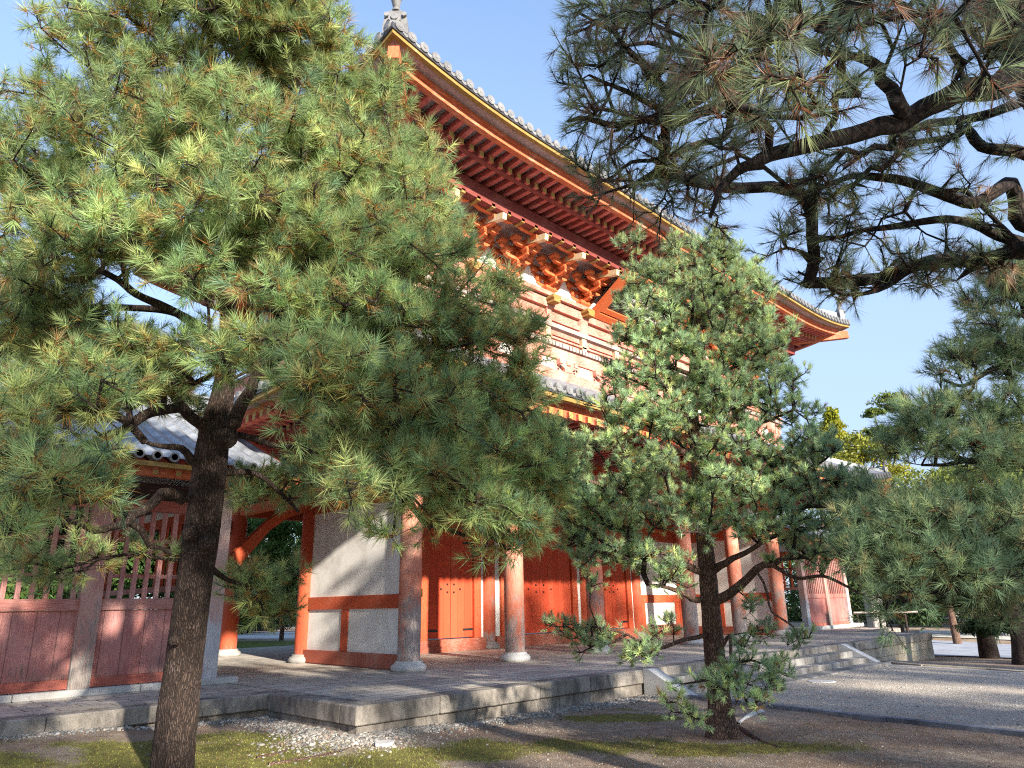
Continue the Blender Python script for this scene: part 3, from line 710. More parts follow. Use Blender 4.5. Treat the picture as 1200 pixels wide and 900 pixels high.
pp = cc+Nd*.045-ORG[gate.name]; mat4.translation = Vector(pp); fo.matrix_local = mat4
bpy.context.view_layer.update(); lm = bpy.data.meshes.new_from_object(fo); lo = bpy.data.objects.new('lettering', lm); COL.objects.link(lo); lo.parent = board; lo.matrix_local = mat4; bpy.data.objects.remove(fo); lo.name = 'lettering'
if not lm.materials: lm.materials.append(M['white_paint'])

# ------------------------------------------------------------------ roofs
def make_roof(prefix, parent, ex0, ex1, ey0, ey1, zmid, lift, slope, curve, depth, pitch, sides=('f', 'l', 'r', 'b'), capr=.098, tile=None):
    """eave rectangle with hipped tile slopes; sides keyed front, left, right, back"""
    S_ = {'f': ((ex0, ey0), (1, 0), (0, 1), ex1-ex0), 'b': ((ex1, ey1), (-1, 0), (0, -1), ex1-ex0), 'l': ((ex0, ey1), (0, -1), (1, 0), ey1-ey0), 'r': ((ex1, ey0), (0, 1), (-1, 0), ey1-ey0)}
    def up(s_, L):
        e = np.minimum(s_, L-s_); return lift*np.clip(1-e/(4.2), 0, 1)**2.2
    def zf(s_, d, L): return zmid+up(s_, L)*np.clip(1-d/(depth*1.0), 0, 1)+slope*d+curve*d*d
    acc_V = []; acc_F = []; n0 = 0; caps = MB(); lips = MB(); cv = []
    for key in sides:
        (ox, oy), (dx, dy), (ix, iy), L = S_[key]
        n = int(round(L/pitch)); pt = L/n; per = 8
        s_ = np.linspace(0, L, n*per+1); nd = 14; dd = np.linspace(0, depth, nd)
        Sg, Dg = np.meshgrid(s_, dd, indexing='ij')
        ph = (Sg/pt) % 1.0; a = np.abs(ph-.5)   # round tile centred at .5
        bumpz = np.where(a < .27, np.sqrt(np.clip(.27**2-a**2, 0, 1))/.27*.075, 0)-np.where(a >= .27, .03*np.sin((a-.27)/.23*math.pi/2), 0)
        Dc = np.minimum(Dg, np.minimum(Sg, L-Sg))   # hip
        courses = (Dg/.26) % 1.0
        Z = zf(Sg, Dc, L)+bumpz+.015*(1-courses)
        X = ox+dx*Sg+ix*Dc; Y = oy+dy*Sg+iy*Dc
        V = np.stack([X, Y, Z+.17], -1).reshape(-1, 3); ni, nj = Sg.shape
        i, j = np.meshgrid(np.arange(ni-1), np.arange(nj-1), indexing='ij')
        Fq = np.stack([i*nj+j, (i+1)*nj+j, (i+1)*nj+j+1, i*nj+j+1], -1).reshape(-1, 4)
        acc_V.append(V); acc_F.append(Fq+n0); n0 += len(V)
        for k in range(n):
            sc = (k+.5)*pt; z = float(zf(sc, 0, L))+.17+.012
            px, py = ox+dx*sc, oy+dy*sc
            for (r_, o0, o1) in ((capr, .03, -.035), (capr*.8, -.0352, -.04), (capr*.35, -.0402, -.048)):
                caps.cyl((px+ix*o0, py+iy*o0, z), (px+ix*o1, py+iy*o1, z), r_, r_, 14)
            # concave eave tile lip between the discs
            m_ = 6; p0 = []; p1 = []
            for q in range(m_+1):
                sq = sc+pt*(.27+.46*q/m_); sq = min(sq, L-.001); zz = float(zf(min(sq, L), 0, L))+.17-.035*math.sin(math.pi*q/m_)
                p0.append((ox+dx*sq-ix*.02, oy+dy*sq-iy*.02, zz+.005)); p1.append((ox+dx*sq-ix*.02, oy+dy*sq-iy*.02, zz-.06))
            lips.add(p0+p1, [(q, q+1, m_+2+q, m_+1+q) for q in range(m_)])
    tm = tile or M['tile']
    roof = npmesh(prefix, np.vstack(acc_V), 4, np.vstack(acc_F), tm, parent, smooth=False)
    caps.build('tile_end', M['tilecap'], roof); lips.build('tile_lip', M['tilecap'], roof)
    return roof, S_, zf, up
def eave_band(S_, zf, sides, d0, d1, z0, z1, inset0=None):
    """beam that follows the curved eave at distance d0..d1 in, underside z0, top z1 (relative to the eave line)"""
    t = MB()
    for key in sides:
        (ox, oy), (dx, dy), (ix, iy), L = S_[key]; n = 60; V = []
        for k in range(n+1):
            for (d, z) in ((d0, z0), (d1, z0), (d1, z1), (d0, z1)):
                s_ = d+(L-2*d)*k/n; V.append((ox+dx*s_+ix*d, oy+dy*s_+iy*d, float(zf(s_*1.0, 0, L))+z))
        Fc = [(k*4+q, k*4+(q+1) % 4, k*4+4+(q+1) % 4, k*4+4+q) for k in range(n) for q in range(4)]+[(3, 2, 1, 0), (n*4, n*4+1, n*4+2, n*4+3)]
        t.add(V, Fc)
    return t
UO = 2.79
uroof, US, uz, uup = make_roof('upper_roof', gate, GX[0]-UO, GX[5]+UO, GY[0]-UO, GY[2]+UO, 10.86, .42, .42, .018, 6.6, .277)
eave_band(US, uz, 'flrb', -.01, .35, .055, .175).build('tile_underlayer', M['tiledark'], uroof)
eave_band(US, uz, 'flrb', .02, .12, -.02, .053).build('yellow_eave_board', M['yellow'], uroof)
t = eave_band(US, uz, 'flrb', .121, .40, .0, .05)
t.v = [(x_, y_, z_) for (x_, y_, z_) in t.v]; t.build('soffit_board', M['soffit'], uroof)
eave_band(US, uz, 'flrb', .37, .50, -.22, -.003).build('eave_beam', M['fascia'], uroof)
eave_band(US, uz, 'flrb', .33, .369, -.10, -.003).build('eave_lip', M['fascia'], uroof)
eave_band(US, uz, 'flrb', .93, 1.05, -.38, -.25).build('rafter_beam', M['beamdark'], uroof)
eave_band(US, uz, 'flrb', .501, 1.06, -.10, -.07).build('soffit_board', M['soffit'], uroof)
eave_band(US, uz, 'flrb', 1.05, 2.75, -.22, -.18).build('soffit_board', M['soffit'], uroof)
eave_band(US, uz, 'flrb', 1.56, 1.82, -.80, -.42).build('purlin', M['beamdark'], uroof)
eave_band(US, uz, 'flrb', 1.84, 2.7, -.62, -.58).build('soffit_board', M['soffit'], uroof)
RW = .105
def rafter_geo(t, S_, zf, key, s_, d0, d1, zr0, zr1, h, tipmat=None, tt=None):
    (ox, oy), (dx, dy), (ix, iy), L = S_[key]
    lim = min(s_, L-s_); e1 = min(d1, lim)
    if e1-d0 < .12: return False
    f = (e1-d0)/(d1-d0); ze = float(zf(s_, 0, L))
    a = (ox+dx*s_+ix*d0, oy+dy*s_+iy*d0, ze+zr0-h/2); b_ = (ox+dx*s_+ix*e1, oy+dy*s_+iy*e1, ze+zr0+(zr1-zr0)*f-h/2)
    t.beam(a, b_, RW, h)
    if tt is not None:
        tt.obox((a[0]-ix*.004, a[1]-iy*.004, a[2]), (dx, dy, 0), (ix, iy, 0), (0, 0, 1), (RW/2+.002, .004, h/2+.001))
    return True
def rafters(S_, zf, roof, sides, pitch, nsingle, fly=(.48, 1.0, -.10, -.14, .115), base=(.86, 2.7, -.245, -.20, .125)):
    rest = MB(); tips = MB(); cnt = 0
    for key in sides:
        L = S_[key][3]; n = int(L/pitch)
        for k in range(n):
            s_ = (k+.5)*L/n
            for cfg in (fly, base):
                if key == 'f' and cnt < nsingle:
                    t = MB(); ok = rafter_geo(t, S_, zf, key, s_, *cfg, tt=(tips if cfg is base or S_ is not US else None))
                    if ok: t.build('rafter', M['rafter'], roof); cnt += 1
                else: rafter_geo(rest, S_, zf, key, s_, *cfg, tt=(tips if cfg is base or S_ is not US else None))
    o = rest.build('rafters', M['rafter'], roof)
    if o: o['kind'] = 'stuff'
    tips.build('rafter_tips', M['ochre_tip'], roof)['kind'] = 'stuff'
rafters(US, uz, uroof, 'flr', .277, 100)
# hip rafters
for (cx_, cy_, sx, sy) in ((GX[0]-UO, GY[0]-UO, 1, 1), (GX[5]+UO, GY[0]-UO, -1, 1)):
    t = MB(); z = 10.86+.42
    t.beam((cx_+sx*.12, cy_+sy*.12, z-.32), (cx_+sx*3.2, cy_+sy*3.2, 10.86-.34), .2, .28); t.build('hip_rafter', M['fascia'], uroof)
def corner_ornament(x, y, z, sx, sy, parent, s_=1.0):
    """ridge-end tile on the corner: upright slab, round boss, flaring cup and curved horn, with the hip ridge behind"""
    t = MB(); d = np.array([sx, sy, 0])/math.sqrt(2); q = np.array([-sy, sx, 0])/math.sqrt(2); c_ = np.array([x, y, z])+d*.28*s_
    # hip ridge
    for k, (w_, h0, h1) in enumerate(((.30, 0, .16), (.24, .162, .28), (.2, .282, .40))):
        for m_ in range(12):
            a = c_+d*(.12+m_*.5)+np.array([0, 0, .27*m_*.5+h0*s_-.08]); b_ = c_+d*(.12+(m_+1)*.5)+np.array([0, 0, .27*(m_+1)*.5+h0*s_-.08]); t.beam(a+np.array([0, 0, (h1-h0)*s_/2]), b_+np.array([0, 0, (h1-h0)*s_/2]), w_*s_, (h1-h0)*s_)
    t.build('hip_ridge', M['tile'], parent)
    t = MB(); Z = np.array([0, 0, 1.])
    prof = [(-.24, -.14), (-.25, .12), (-.2, .42), (-.1, .5), (.1, .5), (.2, .42), (.25, .12), (.24, -.14)]
    t.prism([c_+q*a*s_+Z*b_*s_ for a, b_ in prof], d*.16*s_)
    t.cyl(c_+Z*.24*s_, c_-d*.10*s_+Z*.24*s_, .12*s_, .12*s_, 16); t.cyl(c_-d*.10*s_+Z*.24*s_, c_-d*.13*s_+Z*.24*s_, .07*s_, .07*s_, 12)
    t.cyl(c_-d*.2*s_-Z*.02, c_+d*.2*s_-Z*.02, .1*s_, .1*s_, 14)
    for e in (-1, 1): t.cyl(c_+q*e*.17*s_+Z*.36*s_, c_-d*.06*s_+q*e*.17*s_+Z*.36*s_, .05*s_, .05*s_, 10)
    base = c_+Z*.5*s_+d*.06
    t.cyl(base, base+Z*.08*s_, .1*s_, .075*s_, 14); t.cyl(base+Z*.08*s_, base+Z*.28*s_-d*.06, .06*s_, .11*s_, 14); t.cyl(base+Z*.28*s_-d*.06, base+Z*.32*s_-d*.07, .125*s_, .125*s_, 14); t.cyl(base+Z*.32*s_-d*.07, base+Z*.46*s_-d*.09, .08*s_, .1*s_, 14)
    t.build('ridge_end_tile', M['tilecap'], parent)
for (cx_, cy_, sx, sy) in ((GX[0]-UO, GY[0]-UO, 1, 1), (GX[5]+UO, GY[0]-UO, -1, 1), (GX[0]-UO, GY[2]+UO, 1, -1)):
    corner_ornament(cx_, cy_, 10.86+.42+.22, sx, sy, uroof, .95)
# upper gable top above the hips
t = MB(); gx0, gx1 = GX[0]+1.6, GX[5]-1.6; zb = 12.75; zr_ = 14.6
t.add([(gx0, GY[1]-2.7, zb), (gx1, GY[1]-2.7, zb), (gx1, GY[1], zr_), (gx0, GY[1], zr_), (gx0, GY[1]+2.7, zb), (gx1, GY[1]+2.7, zb)], [(0, 1, 2, 3), (3, 2, 5, 4)])
t.box(gx0-.2, gx1+.2, GY[1]-.25, GY[1]+.25, zr_-.1, zr_+.4)
for gx in (gx0+.1, gx1-.1): t.prism([(gx, GY[1]-2.6, zb), (gx, GY[1]+2.6, zb), (gx, GY[1], zr_-.05)], (.05, 0, 0))
t.build('gable_top', M['tile'], uroof)

LO = 3.17
lroof, LS, lz, lup = make_roof('lower_roof', gate, GX[0]-LO, GX[5]+LO, GY[0]-LO, GY[2]+LO, 5.16, .36, .46, .02, 3.05, .277, capr=.092)
eave_band(LS, lz, 'flrb', -.01, .35, .055, .175).build('tile_underlayer', M['tiledark'], lroof)
eave_band(LS, lz, 'flrb', .02, .12, -.03, .053).build('yellow_eave_board', M['yellow'], lroof)
eave_band(LS, lz, 'flrb', .121, .45, .0, .05).build('soffit_board', M['soffit'], lroof)
eave_band(LS, lz, 'flrb', .26, .38, -.27, -.003).build('eave_beam', M['fascia'], lroof)
eave_band(LS, lz, 'flrb', .95, 1.07, -.42, -.24).build('rafter_beam', M['beamdark'], lroof)
eave_band(LS, lz, 'flrb', .36, 1.06, -.19, -.15).build('soffit_board', M['soffit'], lroof)
eave_band(LS, lz, 'flrb', 1.05, 3.1, -.12, -.09).build('soffit_board', M['soffit'], lroof)
eave_band(LS, lz, 'flrb', 2.2, 2.45, -.42, -.12).build('purlin', M['beamdark'], lroof)
rafters(LS, lz, lroof, 'flr', .277, 0, fly=(.20, 1.0, -.16, -.16, .12), base=(.88, 3.1, -.25, -.12, .13))
for (cx_, cy_, sx, sy) in ((GX[0]-LO, GY[0]-LO, 1, 1), (GX[5]+LO, GY[0]-LO, -1, 1)):
    t = MB(); z = 5.16+.36; t.beam((cx_+sx*.08, cy_+sy*.08, z-.36), (cx_+sx*3.2, cy_+sy*3.2, 5.16+.1), .2, .28); t.build('hip_rafter', M['fascia'], lroof)
    corner_ornament(cx_, cy_, z+.2, sx, sy, lroof, .5)

# ------------------------------------------------------------------ stair pavilions beside the gate
def pavilion(x0, x1, yf, yb, label, xin, n_side):
    """x0<x1; xin = x of the end nearest to the gate"""
    pv = thing('stair_pavilion', ((x0+x1)/2, (yf+yb)/2, P0), label, 'pavilion', 'stair pavilions flanking the gate')
    zt = 3.22
    posts = np.array([x0, -1.6, -.33, 1.52, 3.37, 5.22]) if n_side else np.array([x0+.1, (x0+x1)/2, x1])
    for k, x in enumerate(posts):
        pale = abs(x-xin) < .3 or (not n_side and abs(x-x1) < .3)
        w_ = .14 if not pale else .13
        t = MB(); t.box(x-w_, x+w_, yf-.09, yf+.13, .52, zt+.25); t.build('post', M['palepost'] if pale else M['pinkpost'], pv)
    t = MB(); t.box(x0, x1, yf-.03, yf+.06, .53, .66); t.build('bottom_rail', M['redrail'], pv)
    t = MB(); t.box(x0, x1, yf-.05, yf+.08, 1.59, 1.75); t.build('middle_rail', M['pinkrail'], pv)
    t = MB(); t.box(x0, x1, yf-.045, yf+.07, zt-.14, zt+.04); t.build('top_rail', M['redrail'], pv)
    for a, b_ in zip(posts[:-1], posts[1:]):
        t = MB(); t.box(a+.14, b_-.14, yf-.01, yf+.03, .662, 1.588); t.build('board_panel', M['pinkwood'], pv)
        n = int((b_-a-.28)/.165)
        for q in range(n):
            x = a+.14+(b_-a-.28)*(q+.5)/n; t = MB(); t.box(x-.032, x+.032, yf-.02, yf+.03, 1.752, zt-.142); t.build('slat', M['pinkslat'], pv)
        t = MB()
        for z in (2.08, 2.62): t.box(a+.14, b_-.14, yf+.032, yf+.06, z-.03, z+.03)
        t.build('lattice_rail', M['pinkrail'], pv)
    # end wall lattice toward the gate, upper part
    s_ = 1 if xin == x1 else -1
    t = MB(); t.box(xin-.05, xin+.05, yf+.14, yb-.1, zt-.1, zt+.1); t.build('top_rail', M['verm'], pv)
    t = MB(); t.box(xin-.03, xin+.03, yf+.14, yb-.1, 2.66, 2.72); t.box(xin-.04, xin+.04, yf+.14, yb-.1, 1.9, 2.0); t.build('lattice_rail', M['pinkrail'], pv)
    for q in range(9):
        y = yf+.35+q*.3; t = MB(); t.box(xin-.03, xin+.03, y-.03, y+.03, 2.0, zt-.102); t.build('slat', M['verm'], pv)
    t = MB(); t.cyl((xin, yb, P0), (xin, yb, zt+.3), .14, .14, 18); t.build('post', M['column_in'], pv)
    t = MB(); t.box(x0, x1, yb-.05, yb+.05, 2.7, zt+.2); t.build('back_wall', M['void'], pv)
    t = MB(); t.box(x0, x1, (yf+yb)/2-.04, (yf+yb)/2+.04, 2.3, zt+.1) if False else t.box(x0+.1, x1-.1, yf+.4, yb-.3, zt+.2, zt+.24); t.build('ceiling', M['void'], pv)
    # roof: gable along x
    e0, e1 = x0-.9, x1+.9; ye = yf-.95; yr = (yf+yb)/2; ze = 3.66; zr2 = 5.5
    ns = int((e1-e0)/.25); pt = (e1-e0)/ns
    for sgn, nm in ((1, 'roof'),):
        Vs = []; Fs = []; n0 = 0
        for side in (0, 1):
            ss = np.linspace(e0, e1, ns*6+1); dd = np.linspace(0, 1, 18); Sg, Dg = np.meshgrid(ss, dd, indexing='ij')
            a = np.abs(((Sg-e0)/pt) % 1-.5); bz = np.where(a < .28, np.sqrt(np.clip(.28**2-a*a, 0, 1))/.28*.06, -.0)
            Yv = ye+(yr-ye)*Dg if side == 0 else (2*yr-ye)-(yr-ye)*Dg
            Zv = ze+.12+(zr2-ze)*(Dg*.8+.2*Dg*Dg)+bz+.012*(1-(Dg*11 % 1))
            V = np.stack([Sg, Yv, Zv], -1).reshape(-1, 3); ni, nj = Sg.shape
            i, j = np.meshgrid(np.arange(ni-1), np.arange(nj-1), indexing='ij'); Fq = np.stack([i*nj+j, (i+1)*nj+j, (i+1)*nj+j+1, i*nj+j+1], -1).reshape(-1, 4)
            Vs.append(V); Fs.append(Fq+n0); n0 += len(V)
        rf = npmesh('roof', np.vstack(Vs), 4, np.vstack(Fs), M['tile'], pv)
    t = MB()
    for k in range(ns):
        x = e0+(k+.5)*pt; t.cyl((x, ye+.02, ze+.14), (x, ye-.03, ze+.14), .075, .075, 14); t.cyl((x, ye-.03, ze+.14), (x, ye-.022, ze+.14), .05, .05, 10)
    t.build('tile_end', M['tilecap'], rf)
    t = MB(); t.box(e0+.05, e1-.05, ye+.02, ye+.12, ze-.02, ze+.05); t.build('yellow_eave_board', M['yellow'], rf)
    t = MB(); t.box(e0+.1, e1-.1, ye+.16, ye+.28, ze-.14, ze-.0); t.build('eave_beam', M['fascia'], rf)
    for x in np.arange(e0+.15, e1-.1, .34):
        t = MB(); t.beam((x, ye+.1, ze-.07), (x, yr, zr2-.3), .075, .1); t.obox((x, ye+.095, ze-.075), (1, 0, 0), (0, 1, 0), (0, 0, 1), (.04, .005, .052), 1); t.build('rafter', [M['rafter'], M['yellow']], rf)
    t = MB()
    for sg in (0, 1):
        y0 = ye if sg == 0 else 2*yr-ye
        for x in (e0, e1-.06): t.prism([(x, y0, ze-.08), (x, y0, ze+.1), (x, yr, zr2+.1), (x, yr, zr2-.12)], (.06, 0, 0))
    t.build('gable_board', M['verm'], rf)
    t = MB(); t.box(e0+.02, e1-.02, yr-.16, yr+.16, zr2+.08, zr2+.36); t.box(e0-.02, e1+.02, yr-.2, yr+.2, zr2+.361, zr2+.43); t.build('roof_ridge', M['tile'], rf)
    t = MB(); t.prism([(x0+.02, yf, zt+.06), (x0+.02, yb, zt+.06), (x0+.02, yr, zr2-.2)], (.04, 0, 0)); t.build('gable_wall', M['plaster'], pv); t = MB(); t.prism([(x1-.06, yf, zt+.06), (x1-.06, yb, zt+.06), (x1-.06, yr, zr2-.2)], (.04, 0, 0)); t.build('gable_wall', M['plaster'], pv)
    t = MB(); t.box(x0, x1, yf-.04, yf+.1, zt+.06, zt+.3); t.build('head_beam', M['underbeam'], pv)
    return pv
pvL = pavilion(-3.3, 5.22, 12.2, 18.0, 'pink weathered lattice pavilion left of the gate behind the large pine', 5.22, True)
pvR = pavilion(27.75, 31.9, 12.2, 18.0, 'pink boarded pavilion at the far right end of the gate', 27.75, False)
# rainbow beam and brace between pavilion and gate
t = MB(); y = 15.0
pts_u = [(5.5, 1.45), (6.6, 2.55), (7.45, 3.42), (7.72, 3.62), (8.45, 3.98)]; pts_l = [(8.45, 3.72), (7.9, 3.50), (7.5, 3.2), (6.75, 2.25), (5.6, 1.15)]
t.prism([(a, y, b_) for a, b_ in pts_l[::-1]+pts_u[::-1]], (0, .2, 0)); t.build('curved_beam', M['verm'], gate, 'curved red beam rising from the left pavilion to the gate')
t = MB(); t.box(5.3, 8.5, 19.0, 19.2, 3.45, 3.85); t.build('cross_beam', M['underbeam'], gate)


# ------------------------------------------------------------------ trees
def pal(n, stops, rng, jit=.18):
    """n colours drawn from (weight, rgb) stops with brightness jitter"""
    wts = np.array([a for a, _ in stops]); cs = np.array([b for _, b in stops]); k = rng.choice(len(stops), n, p=wts/wts.sum())
    return cs[k]*(1+rng.normal(0, jit, (n, 1)))
def needles(P, D, C, k, L, w_, axis, rng, dead=None, deadcol=(.30, .15, .045), wide=(18, 82), droop=.06):
    """k needles round each shoot tip P with axis D; returns V, colours"""
    n = len(P); Pn = np.repeat(P, k, 0); Dn = np.repeat(D, k, 0); m_ = n*k
    t = rng.random(m_)**.8
    a = rng.normal(size=(m_, 3)); a -= Dn*(a*Dn).sum(1)[:, None]; a /= np.linalg.norm(a, axis=1)[:, None]+1e-9
    th = np.radians(wide[1]+(wide[0]-wide[1])*t+rng.normal(0, 8, m_))
    d = Dn*np.cos(th)[:, None]+a*np.sin(th)[:, None]; d[:, 2] -= droop
    d /= np.linalg.norm(d, axis=1)[:, None]
    Ax = axis*(1 if np.isscalar(axis) else 1)
    b0 = Pn-Dn*(Ax*(1-t))[:, None]; ln = L*rng.uniform(.7, 1.12, m_)*np.repeat(rng.uniform(.62, 1.2, n), k)
    tip = b0+d*ln[:, None]+np.array([0, 0, -1.])*(droop*ln*rng.random(m_))[:, None]
    s_ = np.cross(d, rng.normal(size=(m_, 3))); s_ /= np.linalg.norm(s_, axis=1)[:, None]+1e-9
    mid = b0+(tip-b0)*.6
    V = np.stack([b0-s_*w_*.6, b0+s_*w_*.6, tip], 1)
    col = np.repeat(C, k, 0)*(1+rng.normal(0, .10, (m_, 1)))
    if dead is not None:
        isd = (rng.random(m_) < np.repeat(dead, k)) & (t < .45)
        col[isd] = np.array(deadcol)*(1+rng.normal(0, .2, (isd.sum(), 1)))
    return V.reshape(-1, 3), np.clip(np.repeat(col, 3, 0), .004, 1)
def build_needles(name, parts, parent):
    V = np.vstack([p[0] for p in parts]); C = np.vstack([p[1] for p in parts])
    return npmesh(name, V, 3, np.arange(len(V)), M['needle'], parent, col=C)
def grow(skel, targets, step=.32, jitter=.06, sag=.0, rng=RG, bias=.25):
    """skel: list of polylines (x,y,z,r), first is the trunk. returns node pos, parent, fixed radius(-1)"""
    pos = []; par = []; fr = []; plen = []
    for li, P in enumerate(skel):
        Q = resample(P, .14)
        start = -1 if li == 0 else int(np.argmin(np.linalg.norm(np.array(pos)-Q[0, :3], axis=1)))
        for q in Q:
            pos.append(q[:3]); par.append(start); fr.append(q[3]); plen.append(0 if start < 0 else plen[start]+np.linalg.norm(q[:3]-pos[start])); start = len(pos)-1
    nsk = len(pos); N = nsk+len(targets)*14+50
    A = np.zeros((N, 3)); A[:nsk] = pos; PL = np.zeros(N); PL[:nsk] = plen; par = par+[0]*(N-nsk); fr = fr+[-1]*(N-nsk); n = nsk
    T = np.array(targets); o = np.argsort([np.min(np.linalg.norm(A[:nsk]-p, axis=1)) for p in T]); ends = []
    for p in T[o]:
        d = np.linalg.norm(A[:n]-p, axis=1); c_ = d+bias*PL[:n]; j = int(np.argmin(c_)); L = d[j]
        m_ = max(1, int(round(L/step))); a = A[j].copy(); side = rng.normal(size=3)*jitter*L; side[2] = abs(side[2])*.3-sag*L
        for q in range(1, m_+1):
            f = q/m_; x = a+(p-a)*f+side*4*f*(1-f)+(rng.normal(size=3)*jitter*.25 if q < m_ else 0)
            A[n] = x; par[n] = j; PL[n] = PL[j]+np.linalg.norm(x-A[j]); j = n; n += 1
        ends.append(j)
    return A[:n], np.array(par[:n]), np.array(fr[:n]), np.array(ends), o, nsk
def tubes(A, B, ra, rb, ns=5):
    d = B-A; L = np.linalg.norm(d, axis=1)[:, None]+1e-9; d = d/L; B = B+d*np.minimum(rb[:, None]*.5, .01)
    t = np.where(np.abs(d[:, 2:3]) < .9, np.array([[0, 0, 1.]]), np.array([[1., 0, 0]])); u_ = np.cross(t, d); u_ /= np.linalg.norm(u_, axis=1)[:, None]+1e-9; v_ = np.cross(d, u_)
    q = np.arange(ns)/ns*2*math.pi; cs = np.cos(q)[None, :, None]; sn = np.sin(q)[None, :, None]
    ring = u_[:, None]*cs+v_[:, None]*sn; V = np.concatenate([A[:, None]+ring*ra[:, None, None], B[:, None]+ring*rb[:, None, None]], 1)
    n = len(A); b_ = (np.arange(n)*2*ns)[:, None]; i = np.arange(ns); j = (i+1) % ns
    Fq = np.stack([b_+i, b_+j, b_+ns+j, b_+ns+i], -1).reshape(-1, 4)
    return V.reshape(-1, 3), Fq
def radii(par, fr, ends, r_tip=.0035, expo=.44, cap=.06):
    w_ = np.zeros(len(par)); w_[ends] += 1
    for i in range(len(par)-1, -1, -1):
        if par[i] >= 0: w_[par[i]] += w_[i]
    r_ = r_tip*np.maximum(w_, 1)**expo*1.5; return np.minimum(r_, cap)
def blob_points(blobs, rng, dens):
    out = []
    for (c_, r3, k) in blobs:
        n = max(3, int(dens*k*r3[0]*r3[1])); u_ = rng.normal(size=(n, 3)); u_ /= np.linalg.norm(u_, axis=1)[:, None]
        rad = rng.random(n)**.42; p = u_*rad[:, None]
        out.append(c_+p[:, :1]*RTh*r3[0]+p[:, 1:2]*FWh*r3[2]+p[:, 2:3]*np.array([0, 0, 1.])*r3[1])
    return np.vstack(out)
RTh = np.array([math.sin(AZ), -math.cos(AZ), 0]); FWh = np.array([math.cos(AZ), math.sin(AZ), 0])
def B(x, y, d, rx, ry=None, rd=None, k=1.0):
    """foliage pad: centre seen at pixel x,y and depth d, radii given in pixels at that depth (rd in metres)"""
    c_ = at(x, y, d); s_ = d/F_PX; ry = ry or rx*.8; return (c_, (rx*s_, ry*s_, rd or rx*s_), k)
def poly(pts, r0, r1):
    rr_ = np.random.default_rng(int(abs(pts[0][0])*7+abs(pts[-1][1]))); q_ = []
    for a_, b_ in zip(pts[:-1], pts[1:]):
        q_ += [a_, tuple((np.array(a_)+np.array(b_))/2+rr_.normal(size=3)*[3.2, 3.2, .04])]
    pts = q_+[pts[-1]]
    P = np.array([list(at(x, y, d)) for x, y, d in pts]); L = np.linspace(0, 1, len(P)); return np.column_stack([P, r0+(r1-r0)*L])
